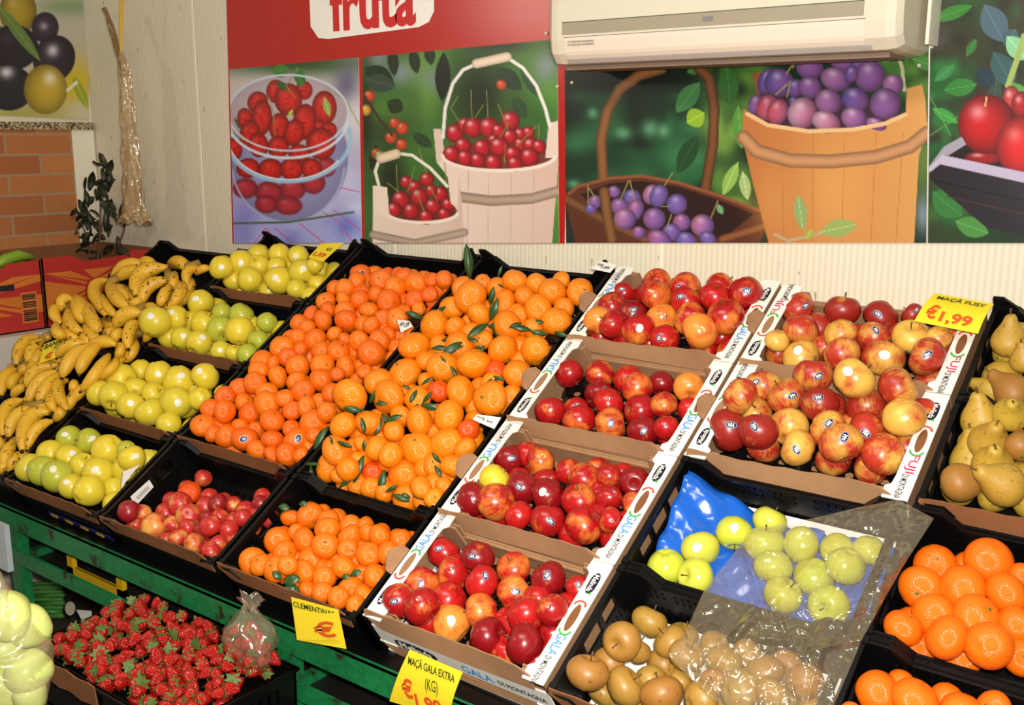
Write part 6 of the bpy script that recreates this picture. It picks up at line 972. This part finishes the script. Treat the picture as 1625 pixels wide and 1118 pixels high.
# ------------------------------------------------------------------ bananas: hands of fingers laid over the far left crates
K4 = lambda x, y: (x/3.7278, 380+y/3.7278)
K6 = lambda x, y: (x/4.3, 600+y/4.3)
BUN = [
 ('yellow banana bunch at the very top left of the banana heap, below the wall', K4, .06, [((660, 218), (750, 128), (850, 152), 30), ((690, 245), (760, 172), (850, 205), 34), ((820, 140), (880, 118), (915, 175), 28)]),
 ('large banana bunch near the top, two curved fingers hanging down in front', K4, .085, [((640, 240), (520, 280), (630, 452), 33), ((650, 240), (668, 340), (772, 408), 36), ((690, 270), (722, 300), (757, 368), 24), ((600, 320), (622, 400), (692, 452), 26)]),
 ('round banana bunch at the left above the yellow price card', K4, .075, [((430, 355), (362, 342), (362, 424), 30), ((372, 400), (296, 416), (362, 498), 28), ((335, 490), (326, 560), (392, 566), 28), ((412, 405), (395, 500), (490, 548), 30), ((445, 340), (474, 400), (488, 496), 42), ((505, 370), (530, 460), (592, 548), 36), ((385, 480), (392, 560), (472, 588), 27), ((500, 500), (530, 560), (602, 608), 27), ((488, 550), (500, 596), (547, 613), 24)]),
 ('bruised banana bunch at top centre with a wide outer finger', K4, .07, [((990, 165), (810, 185), (808, 335), 44), ((1005, 240), (862, 262), (842, 376), 36), ((1015, 265), (962, 330), (950, 396), 30), ((1060, 250), (1066, 320), (1004, 404), 27), ((1045, 200), (1020, 250), (1032, 290), 25), ((1085, 250), (1084, 330), (962, 432), 26)]),
 ('small banana bunch against the rear golden apple crate', K4, .045, [((1000, 135), (1072, 120), (1108, 185), 32), ((1180, 168), (1090, 180), (1112, 275), 27), ((1250, 170), (1190, 168), (1160, 205), 22)]),
 ('banana bunch in the middle of the heap beside the third golden apple crate', K4, .06, [((840, 440), (735, 425), (678, 526), 40), ((760, 395), (805, 366), (872, 350), 24), ((868, 390), (905, 400), (936, 466), 27), ((825, 490), (755, 520), (760, 645), 34), ((735, 540), (672, 560), (692, 606), 29), ((618, 575), (640, 540), (695, 530), 26), ((850, 400), (846, 450), (830, 482), 25), ((700, 620), (722, 640), (688, 704), 26)]),
 ('brown speckled banana bunch at the left edge beside the white counter', K4, .04, [((232, 575), (124, 596), (94, 742), 30), ((268, 590), (178, 640), (175, 735), 30), ((315, 570), (265, 576), (240, 604), 22), ((262, 640), (220, 690), (186, 760), 24)]),
 ('banana bunch with slim fingers below the yellow price card', K4, .055, [((505, 608), (395, 622), (338, 694), 30), ((545, 628), (425, 676), (368, 815), 38), ((605, 608), (498, 690), (470, 796), 34), ((685, 622), (590, 590), (520, 655), 34), ((645, 680), (590, 765), (480, 895), 32), ((702, 710), (660, 765), (588, 824), 24)]),
 ('dark freckled banana bunch in the lower middle of the heap', K4, .05, [((345, 742), (205, 755), (156, 874), 34), ((355, 780), (216, 826), (168, 965), 32), ((375, 790), (268, 860), (230, 975), 32), ((405, 832), (310, 860), (402, 1010), 32), ((335, 895), (285, 950), (330, 1016), 27), ((432, 835), (442, 862), (420, 894), 24)]),
 ('overripe banana bunch at the left edge of the heap', K4, .035, [((105, 770), (14, 800), (8, 925), 32), ((132, 790), (60, 832), (70, 886), 26), ((152, 720), (140, 770), (128, 795), 22), ((165, 870), (98, 880), (78, 935), 24), ((180, 700), (200, 750), (190, 800), 26)]),
 ('clean yellow banana bunch at the bottom left beside the front golden crate', K6, .045, [((160, 150), (14, 190), (22, 392), 38), ((235, 200), (84, 250), (60, 402), 38), ((335, 232), (180, 240), (150, 494), 48), ((362, 292), (232, 330), (186, 485), 34), ((210, 200), (280, 180), (345, 240), 30)]),
 ('banana bunch at the very bottom left corner of the heap', K6, .01, [((110, 420), (40, 500), (18, 620), 36), ((30, 380), (-4, 430), (-12, 500), 30), ((145, 500), (86, 560), (58, 640), 28), ((60, 560), (20, 600), (-20, 660), 26), ((200, 480), (150, 520), (100, 600), 24)]),
 ('lower banana bunch tucked against the second golden apple crate', K4, .012, [((860, 480), (905, 520), (850, 605), 28), ((800, 590), (796, 660), (735, 725), 28), ((745, 640), (705, 720), (622, 795), 27), ((690, 760), (645, 815), (560, 885), 27), ((760, 560), (800, 600), (770, 660), 24)]),
 ('lower banana bunch showing just above the front golden apple crate', K4, .012, [((520, 850), (475, 900), (415, 965), 28), ((465, 870), (430, 940), (385, 1015), 28), ((405, 950), (362, 1020), (322, 1070), 27), ((560, 800), (520, 860), (470, 910), 25)]),
 ('lower banana bunch in the gap under the large top bunches', K4, .018, [((900, 400), (962, 420), (935, 475), 28), ((1000, 375), (995, 430), (948, 470), 26), ((1130, 230), (1132, 290), (1060, 352), 27), ((1130, 290), (1110, 340), (1040, 400), 24), ((720, 270), (765, 330), (800, 380), 28), ((860, 260), (800, 330), (830, 390), 28)]),
 ('half hidden banana bunch between the two price card bunches', K4, .020, [((600, 470), (655, 525), (705, 500), 28), ((625, 450), (640, 500), (665, 565), 26), ((560, 560), (600, 590), (660, 580), 26), ((420, 600), (380, 640), (318, 655), 26)]),
 ('half hidden banana bunch under the speckled one at the left', K4, .008, [((140, 640), (185, 690), (235, 700), 28), ((300, 690), (335, 722), (405, 705), 26), ((60, 740), (90, 800), (150, 850), 28), ((200, 700), (180, 760), (130, 800), 26), ((210, 900), (160, 960), (120, 1010), 26)]),
]
for bi, (lab, K, h, fs) in enumerate(BUN):
    c0 = on_stand(*K(*fs[0][0]), h); root = empty('banana_bunch', lab, 'banana', T(*c0), 'banana bunches heaped on the left crates')
    inv = root.matrix_basis.inverted(); n = len(fs); ripe = rng.uniform(0, 1)
    for fi, (p0, p1, p2, R_) in enumerate(fs):
        hh = h+.006*(n-fi) if bi in (2, 7) else h-.004*fi
        P0, P1, P2 = [on_stand(*K(*q), hh+dz) for q, dz in ((p0, .0), (p1, .018), (p2, -.01))]
        dist = float(np.linalg.norm(P1-CAM)); rr = R_/3.7278/FPX*dist*1.1 if K is K4 else R_/4.3/FPX*dist*1.1
        pts = []; rad = []
        for t in np.linspace(0, 1, 15):
            c_ = P1*1.0; pts.append((1-t)**2*P0+2*t*(1-t)*(P1*1.35-(P0+P2)*.175)+t*t*P2)
            rad.append(rr*np.interp(t, [0, .06, .16, .35, .65, .85, .95, 1], [.34, .42, .74, 1, 1.0, .80, .48, .26]))
        mb = MB(); mb.tube([np.array(inv @ Vector(q)) for q in pts], rad, 10); b_ = mb.build('banana', M['banana'], root, True); b_.color = (ripe, 0, 0, 1)
        mb = MB(); e_ = pts[-1]-pts[-2]; e_ = e_/np.linalg.norm(e_); mb.tube([np.array(inv @ Vector(q)) for q in (pts[-1]-e_*.003, pts[-1]+e_*.007)], [rr*.27, rr*.22], 7); mb.build('tip', M['banana_tip'], b_)
    mb = MB(); q = [on_stand(*K(*f[0]), h+.004) for f in fs[:3]]; mid = sum(q)/len(q); mb.tube([np.array(inv @ Vector(z)) for z in (q[0]+np.array([0, 0, -.012]), mid, mid+np.array([.012, .02, .012]))], [.012, .016, .011], 8); mb.build('stalk', M['banana_stalk'], root, True)

# ------------------------------------------------------------------ price cards and small tags
def card(name, label, px, mat, h=None, plane=None, texts=(), thick=.0012, bend=0.0, group='yellow price cards'):
    """px: four corners TL TR BR BL"""
    P = [np.array(plane(*q)) for q in px]; o_ = P[3]; X = P[2]-P[3]; Y = P[0]-P[3]; Z = np.cross(X, Y); Z /= np.linalg.norm(Z)
    if Z@(CAM-o_) < 0: Z = -Z
    root = empty(name, label, 'price card' if 'card' in name else 'tag', T(*o_), group); Q = [q-o_ for q in P]
    def f(u, v): return Q[3]*(1-u)*(1-v)+Q[2]*u*(1-v)+Q[1]*u*v+Q[0]*(1-u)*v+Z*bend*math.sin(math.pi*v)
    mb = MB(); mb.sheet(f, 8, 8, thick if np.dot(np.cross(X, Y), Z) > 0 else -thick); mb.build('card_sheet', mat, root)
    for (s_, m_, u, v, wu, hv, bold) in texts:
        c_ = f(u, v)+Z*(.0022+abs(thick)*.3); Xd = f(min(u+.1, 1), v)-f(max(u-.1, 0), v); Yd = f(u, v+.05)-f(u, v-.05)
        Xn = Xd/np.linalg.norm(Xd); Yn = Yd-Xn*(Yd@Xn); Yn /= np.linalg.norm(Yn)
        W = np.linalg.norm(Q[2]*(1-v)+Q[1]*v-Q[3]*(1-v)-Q[0]*v)*wu; Hh = np.linalg.norm(Y)*hv; text(s_, m_, root, c_, Xn, Yn, W, Hh, bold)
    return root, f, Z
front = lambda dy: (lambda x, y: on_wall(x, y, dy))
r_, f_, Z_ = card('price_card', 'yellow card reading CLEMENTINAS clipped below the front clementine crate', ((462, 947), (536, 967), (549, 1029), (471, 1015)), M['yellow_card'], plane=front(-.028), texts=[('CLEMENTINAS', M['dkgreen_ink'], .49, .87, .88, .13, .012)])
r2, f2, Z2 = card('price_card', 'yellow paper square with a red euro sign covering the clementine card', ((467, 972), (537, 973), (537, 1015), (471, 1015)), M['yellow_card'], plane=front(-.032), texts=[('\u20ac', M['orange_ink'], .70, .42, .5, .56, .03)])
card('price_card', 'yellow card reading MA\u00c7\u00c3 GALA EXTRA hanging below the front Gala box', ((650, 1030), (734, 1066), (712, 1140), (618, 1112)), M['yellow_card'], plane=front(-.040), bend=.006,
     texts=[('MA\u00c7\u00c3 GALA EXTRA', M['dkgreen_ink'], .5, .85, .86, .16, .012), ('(KG)', M['dkgreen_ink'], .62, .55, .22, .22, 0), ('\u20ac', M['orange_ink'], .24, .38, .2, .30, .03), ('1,99', M['orange_ink'], .66, .18, .45, .26, .03)])
card('price_card', 'yellow card reading MA\u00c7\u00c3 FUSY standing on the upper Fuji box', ((1484, 465), (1577, 482), (1552, 529), (1451, 509)), M['yellow_card'], plane=lambda x, y: on_stand(x, y, .045), bend=.008,
     texts=[('MA\u00c7\u00c3 FUSY', M['dkgreen_ink'], .52, .80, .80, .20, .014), ('\u20ac', M['orange_ink'], .20, .30, .18, .40, .03), ('1,99', M['orange_ink'], .60, .20, .5, .32, .03)])
card('price_card', 'yellow card reading BANANA stuck into the banana heap', ((70, 546), (119, 527), (108, 560), (62, 576)), M['yellow_card'], plane=lambda x, y: on_stand(x, y, .085), texts=[('BANANA', M['dkgreen_ink'], .5, .78, .86, .26, .014), ('(KG)', M['dkgreen_ink'], .55, .50, .3, .22, .0), ('\u20ac 1', M['orange_ink'], .42, .2, .5, .32, .03)])
card('price_card', 'yellow card stuck in the rear golden apple crate, seen at an angle', ((510, 386), (545, 385), (512, 415), (489, 408)), M['yellow_card'], plane=lambda x, y: on_stand(x, y, .04), texts=[('KG', M['dkgreen_ink'], .7, .6, .25, .2, .01), ('1,59', M['orange_ink'], .5, .25, .7, .3, .03)])
for (lab, px, hh, tx_) in (('small white price tag at the top of the crate edge between clementines and mandarins', ((630, 507), (650, 509), (655, 517), (636, 527)), .045, '1,89'),
                     ('small white tag 1,95 on the crate edge left of the Gala boxes', ((757, 657), (795, 662), (784, 680), (750, 665)), .05, '1,95'),
                     ('small white tag on the far corner of the topmost mandarin crate', ((952, 414), (979, 420), (968, 432), (938, 426)), .04, '1,89')):
    card('price_tag', lab, px, M['tag_white'], plane=lambda x, y, hh=hh: on_stand(x, y, hh), group='small white price tags', texts=[(tx_, M['ink'], .62, .36, .42, .32, .01), ('||||||||', M['ink'], .27, .55, .3, .22, .02)])
# barcode label inside the nectarine crate, its left wall
def wl(x, y, X=COLX[1]+.013): return on_side(x, y, X)
card('barcode_label', 'white barcode label on the inner left wall of the nectarine crate', ((207, 788), (237, 761), (244, 772), (215, 803)), M['tag_white'], plane=wl, group='white barcode labels', texts=[('|||||||||||', M['ink'], .5, .5, .6, .35, .0)])
card('barcode_label', 'torn white label on the right side of the front golden apple crate', ((196, 748), (222, 737), (205, 757), (192, 775)), M['tag_white'], plane=lambda x, y: on_side(x, y, COLX[1]-.005), group='white barcode labels')

# ------------------------------------------------------------------ strawberries on the lower shelf
def berry_mesh(seed):
    w_ = wob(seed, .07, 1.6); pr_ = [(0, .72), (.30, .74), (.58, .66), (.74, .48), (.78, .22), (.70, -.12), (.54, -.48), (.34, -.80), (.14, -1.0), (0, -1.05)]
    return lathe(pr_, 16, lambda x, y, z, a: tuple(np.array((x, y, z))*w_(x, y, z))).mesh('strawberry', M['strawberry'], True)
BER = [berry_mesh(i) for i in range(5)]
def cal_mesh(seed):
    r = np.random.RandomState(seed); mb = MB()
    for k in range(8):
        a = 2*math.pi*k/8+r.uniform(-.2, .2); ln = r.uniform(.65, 1.05); d = np.array([math.cos(a), math.sin(a), 0]); s_ = np.array([-d[1], d[0], 0]); up = r.uniform(-.25, .25)
        mb.sheet(lambda u, v: d*ln*u+s_*(v-.5)*.42*math.sin(math.pi*min(max(u*.9+.08, 0), 1))+np.array([0, 0, .76+up*u*u-.1*u]), 4, 2, .02)
    mb.tube([(0, 0, .7), (.03, 0, .95), (.1, .02, 1.15)], [.06, .045, .05], 5); return mb.mesh('leafy_cap', M['berryleaf'])
CAP = [cal_mesh(i) for i in range(3)]
SX0, SX1, SY0, SY1, SZ = -.775, -.215, -.300, .004, .478      # rim of the strawberry crate
crate_label = 'black crate of strawberries on the lower shelf'
mwS = T(SX0, SY0, SZ-.13)
e = empty('plastic_crate', crate_label, 'crate', mwS); mb = MB(); w_, d_ = SX1-SX0, SY1-SY0
mb.panel((0, 0, .02), (1, 0, 0), (0, 1, 0), (0, 0, .005), w_, d_, [])
for y in (0, d_-.006): mb.panel((0, y, 0), (1, 0, 0), (0, 0, 1), (0, .006, 0), w_, .13, [(float(x), .07, float(x)+.008, .095) for x in np.arange(.06, w_-.06, .022)])
for x in (0, w_-.006): mb.panel((x, 0, 0), (0, 1, 0), (0, 0, 1), (.006, 0, 0), d_, .13, [(float(y), .065, float(y)+.009, .10) for y in np.arange(.05, d_-.05, .022)])
mb.box(-.006, -.006, .124, w_+.006, .004, .13); mb.box(-.006, d_-.004, .124, w_+.006, d_+.006, .13); mb.box(-.006, 0, .124, .004, d_, .13); mb.box(w_-.004, 0, .124, w_+.006, d_, .13)
mb.build('crate_shell', M['black'], e); 
mb = MB(); mb.sheet(lambda u, v: (.01+.30*u, -.004-.006*v, .088+.052*v+.003*math.sin(u*22)), 14, 3, -.003); mb.build('cardboard_flap', M['card_d'], e)
mb = MB(); mb.box(SX0-.05, SY0+.0, SZ-.18, SX1+.04, SY1+.02, SZ-.131); o = mb.build('low_table', M['black2']); tag(o, 'dark low table top under the strawberry crate', 'table')
for (x, y) in ((SX0, SY0+.02), (SX1, SY0+.02), (SX0, SY1-.02), (SX1, SY1-.02)):
    mb = MB(); mb.box(x-.02, y-.015, 0, x+.02, y+.015, SZ-.18); mb.build('leg', M['black2'], o)
pts = []; tries = 0
hole = on_level(205, 1040, SZ)[:2]
while len(pts) < 200 and tries < 60000:
    tries += 1; x, y = rng.uniform(SX0+.03, SX1-.03), rng.uniform(SY0+.03, SY1-.03); lay = 0 if len(pts) < 70 else 1
    r_ = rng.uniform(.0165, .0225); dome = .012*math.cos((x-(SX0+SX1)/2)/.35)+.02*math.exp(-((y-SY1)/.12)**2); z = SZ-.030+lay*.024+dome+rng.uniform(-.005, .006)
    dh = math.hypot((x-hole[0])/1.9, y-hole[1])
    if lay == 1 and dh < .030: continue
    if all((x-q[0])**2+(y-q[1])**2+(z-q[2])**2 > (.80*(r_+q[3]))**2 for q in pts): pts.append((x, y, z, r_, lay))
pts.sort(key=lambda q: (round(q[1]/.030), q[0]))
rows = {}
for q in pts: rows.setdefault(round(q[1]/.030), []).append(q)
SB = []
for ri, k_ in enumerate(sorted(rows)):
    for ci, (x, y, z, r_, lay) in enumerate(rows[k_]):
        o = link('strawberry', BER[(ri*3+ci) % 5], None); zz = Vector((rng.normal()*.9, rng.normal()*.9-.3, rng.normal()*.6+.35)).normalized()
        o.matrix_basis = T(x, y, z) @ rotm(zz) @ Matrix.Scale(r_, 4)
        link('leafy_cap', CAP[(ri+ci) % 3], o)
        tag(o, 'red strawberry in the black crate, row %s from front, %s from left' % (NUM[ri], ORD[ci]), 'strawberry', 'loose strawberries in the black crate')
# strawberries in a tied clear bag at the right end of the crate
bc = on_wall(384, 1005, .06); 
cen = np.array([SX1-.062, SY1-.068, SZ+.055])
bag = empty('strawberry_bag', 'tied clear plastic bag of strawberries at the right of the strawberry crate', 'bag', T(*cen)); V = []
def sbag(u, v):
    a = 2*math.pi*v; t = u*math.pi; neck = max(0, (u-.72)/.28)
    r_ = .060*math.sin(min(t, math.pi*.8))**.6*(1-neck)+.010*neck if u > .02 else .01
    r_ *= 1+.07*math.sin(5*a+u*9)+.05*math.sin(11*a-u*14)
    return (r_*math.cos(a)*1.1, r_*math.sin(a)*.8, -.055+.150*u+.01*math.sin(3*a))
mb = MB(); mb.grid(sbag, 26, 40); mb.build('bag_film', M['film'], bag, True)
mb = MB(); mb.grid(lambda u, v: (.01+.034*u*math.cos(2*math.pi*v)*(1+.3*math.sin(7*v*6.28)), .02*u*math.sin(2*math.pi*v), .088+.028*u+.006*math.sin(v*30)), 5, 24); mb.build('bag_knot', M['film'], bag, True)
bp = []; tries = 0
while len(bp) < 24 and tries < 20000:
    tries += 1; q = rng.uniform(-1, 1, 3)*np.array([.050, .036, .045])+np.array([0, 0, .0])
    if (q[0]/.052)**2+(q[1]/.038)**2+(q[2]/.048)**2 > 1: continue
    if all(np.linalg.norm(q-z) > .025 for z in bp): bp.append(q)
bp.sort(key=lambda q: -q[2])
for i, q in enumerate(bp):
    o = link('strawberry', BER[i % 5], None, T(*(cen+q)) @ rotm(rndv()) @ Matrix.Scale(.017, 4)); link('leafy_cap', CAP[i % 3], o)
    tag(o, 'red strawberry inside the clear tied bag on the strawberry crate', 'strawberry', 'strawberries inside the clear bag')

# ------------------------------------------------------------------ pale vegetables in a bag, bottom left corner
vb = [(16, 970, 46), (42, 996, 40), (2, 1034, 42), (44, 1062, 40), (12, 1098, 42), (-26, 985, 46), (52, 1104, 30), (-24, 1080, 42)]
t0 = 1.72; cen = CAM+ray(10, 1060)*t0
bag = empty('vegetable_bag', 'clear plastic bag of pale green vegetables at the bottom left corner', 'bag', T(*cen))
out = [(-70, 880), (0, 905), (22, 938), (50, 980), (78, 1012), (87, 1026), (84, 1060), (74, 1118), (66, 1160), (-80, 1190)]
def vbag(u, v):
    n_ = len(out); t = u*(n_-1); k = min(int(t), n_-2); f = t-k; ox = out[k][0]*(1-f)+out[k+1][0]*f; oy = out[k][1]*(1-f)+out[k+1][1]*f
    cx_, cy_ = -30, 1050; s_ = math.sin(math.pi*v); x = cx_+(ox-cx_)*s_; y = cy_+(oy-cy_)*s_
    return CAM+ray(x, y)*(t0-.095*math.cos(math.pi*v)+.012*math.sin(u*31+v*17))-cen
mb = MB(); mb.grid(vbag, 36, 20); mb.build('bag_film', M['film_veg'], bag, True)
pg = round_mat('pale_green_skin', lin((216, 220, 140)), lin((232, 230, 180)), lin((196, 206, 116)), .4); pgm = citrus_mesh('pale_vegetable', 91, .95, .12, pg)
places = ['topmost', 'upper right', 'middle left', 'lower right', 'lowest', 'upper left', 'bottom right', 'bottom left']
for i, (x, y, r_) in enumerate(vb):
    o = link('pale_vegetable', pgm, None, T(*(CAM+ray(x, y)*(t0+.02*(i % 3)-.02))) @ rotm(rndv()) @ Matrix.Scale(r_*t0/FPX*.86, 4)); tag(o, 'pale green vegetable in the bottom left bag, %s one' % places[i], 'vegetable', 'pale vegetables in the corner bag')
mb = MB(); q = CAM+ray(10, 1060)*t0; mb.box(q[0]-.24, q[1]-.2, q[2]-.150, q[0]-.01, q[1]+.08, q[2]-.140); o = mb.build('side_table', M['black2']); tag(o, 'dark side table under the bag of pale vegetables', 'table')
for dx in (-.2, -.04):
    mb = MB(); mb.box(q[0]+dx-.01, q[1]-.02, 0, q[0]+dx+.01, q[1]+.02, q[2]-.150); mb.build('leg', M['black2'], o)

# ------------------------------------------------------------------ things on the lower shelf behind the rails
Ys = .30
lk = empty('celery_bunch', 'dark green celery stalks lying under the stand at the left', 'vegetable', T(*on_wall(70, 950, Ys)))
for i in range(9):
    y = 924+i*6.5+rng.uniform(-1, 1); P = [on_wall(x, y+dy, Ys+rng.uniform(-.03, .03))for x, dy in ((30, 6-i*.6), (60, 1), (100, 0))]
    mb = MB(); mb.tube(P, [.007, .008, .008], 8); child_of(mb.build('stalk', plain('celery_green', (62, 122, 46), .4, .3, 20) if i == 0 else bpy.data.materials['celery_green'], None, True), lk)
yc = plain('yellow_crate_plastic', (214, 170, 20), .4, .1)
zt_ = zl+.035; zf = zl-.027
c0, c1, c2, c3 = on_level(100, 908, zt_), on_level(160, 933, zt_), on_level(207, 921, zt_), on_level(135, 890, zt_)
x0_, x1_, y0_, y1_ = c0[0]-.10, c1[0], max(.062, min(c0[1], c1[1])), max(c2[1], c3[1])
mb = MB(); mb.box(x0_, y0_, zf, x1_, y0_+.008, zt_-.03); mb.box(x0_, y1_-.008, zf, x1_, y1_, zt_-.03); mb.box(x0_, y0_, zf, x0_+.028, y1_, zt_); mb.box(x1_-.028, y0_, zf, x1_, y1_, zt_)
ye_ = mb.build('yellow_crate', yc); tag(ye_, 'yellow crate standing on the low shelf under the stand', 'crate')
mb = MB(); mb.box(x0_+.028, y0_+.008, zt_-.045, x1_-.028, y1_-.008, zt_-.04); mb.build('dark_panel', plain('dark_yellow_panel', (110, 88, 20), .6, .3), ye_)

a_, b_ = on_wall(-30, 930, -.06), on_wall(16, 930, -.06)
mb = MB(); zt_ = on_wall(8, 836, -.06)[2]; zb_ = on_wall(8, 905, -.06)[2]; mb.box(a_[0]-.1, -.06, zb_, b_[0], -.045, zt_); tag(mb.build('white_board', plain('greyish_white_board', (176, 184, 186), .5, .05)), 'greyish white board leaning at the left post of the stand', 'board')
a_ = on_wall(114, 968, .10); mb = MB(); mb.prism([on_wall(x, y, .12) for x, y in ((121, 967), (145, 969), (145, 978), (130, 984))], (0, .001, 0)); tag(mb.build('paper_scrap', M['tag_white']), 'small white paper label behind the strawberry crate', 'paper')
mb = MB(); mb.prism([on_wall(111+8*math.cos(a), 965+11*math.sin(a), .12) for a in np.linspace(0, 6.28, 16)[:-1]], (0, .001, 0)); tag(mb.build('round_label', M['cream']), 'round pale label behind the strawberry crate', 'label')
# blue and yellow striped strip under the front golden apple crate
st = MB(); A0, A1 = ab(74, 816, -.085)[0], ab(172, 856, -.085)[0]
st.box(A0, -.0075, .070, A1, -.004, .088); o = st.build('striped_strip', plain('blue_strip', (20, 26, 84), .4, .1), None, False, crate_mw(0, 0)); tag(o, 'blue strip with yellow patches on the front golden apple crate', 'strip')
for k in range(4):
    xa = A0+.004+k*(A1-A0)/4; mb = MB(); mb.prism([(xa, -.0085, .074), (xa+.03, -.0085, .071), (xa+.04, -.0085, .079), (xa+.03, -.0085, .086), (xa+.006, -.0085, .085)], (0, .002, 0)); mb.build('yellow_patch', plain('yellow_patch', (206, 172, 30), .4, .1) if k == 0 else bpy.data.materials['yellow_patch'], o)

# ------------------------------------------------------------------ the clear bag thrown over the green and russet apples
rb = np.random.RandomState(4)
ridge = [((1165, 1010), (1300, 880), .020), ((1115, 1090), (1200, 960), .018), ((1200, 1010), (1250, 1015), .014), ((1180, 860), (1215, 980), .016), ((1290, 1030), (1385, 1010), .016), ((1280, 1118), (1300, 1040), .014), ((1400, 930), (1380, 1010), .012), ((1330, 970), (1400, 960), .010)]
from mathutils import noise as mnoise
top_, bot_ = [(1196, 838), (1290, 822), (1360, 805), (1425, 792), (1482, 822)], [(1060, 1040), (1120, 1100), (1190, 1150), (1250, 1180), (1310, 1150)]
mid_ = [(1118, 935), (1200, 960), (1280, 975), (1350, 960), (1432, 900)]; mid2_ = [(1088, 1000), (1170, 1030), (1240, 1045), (1300, 1050), (1370, 1010)]
def crv(P, u):
    t = u*(len(P)-1); k = min(int(t), len(P)-2); f = t-k; return P[k][0]*(1-f)+P[k+1][0]*f, P[k][1]*(1-f)+P[k+1][1]*f
ctr = [top_, mid_, mid2_, bot_]
def bagsurf(u, v, dh=0):
    t = v*3; k = min(int(t), 2); f = t-k; (x0, y0), (x1, y1) = crv(ctr[k], u), crv(ctr[k+1], u); x, y = x0*(1-f)+x1*f, y0*(1-f)+y1*f
    h = .018+.024*math.sin(math.pi*min(max(v, 0), 1))*math.sin(math.pi*u)+.004*math.sin(u*13+v*9)+.0015*math.sin(u*19-v*13)
    for (a, b), (c_, d_), am in ridge:
        dx, dy = c_-a, d_-b; tt = min(1, max(0, ((x-a)*dx+(y-b)*dy)/(dx*dx+dy*dy))); dd = math.hypot(x-a-tt*dx, y-b-tt*dy); h += .8*am*max(0, 1-dd/11)
    e_ = math.sin(math.pi*min(max(v, 0), 1))**.4*math.sin(math.pi*min(max(u, 0), 1))**.4
    for f_, a_ in ((.013, .011), (.030, .006), (.065, .0028)):
        n_ = mnoise.noise(Vector((x*f_, y*f_*.8, f_*97))); h += a_*e_*(max(0, 1-abs(n_)*3.2)**2)
    if v > .55: h += .012*(v-.55)
    return on_stand(x, y, h+dh)
q0 = bagsurf(.5, .5); bag = empty('clear_plastic_bag', 'large crumpled clear plastic bag draped over the green and russet apples', 'bag', T(*q0))
mb = MB(); mb.grid(lambda u, v: bagsurf(u, v)-q0, 130, 150); mb.build('bag_film', M['film'], bag, True)
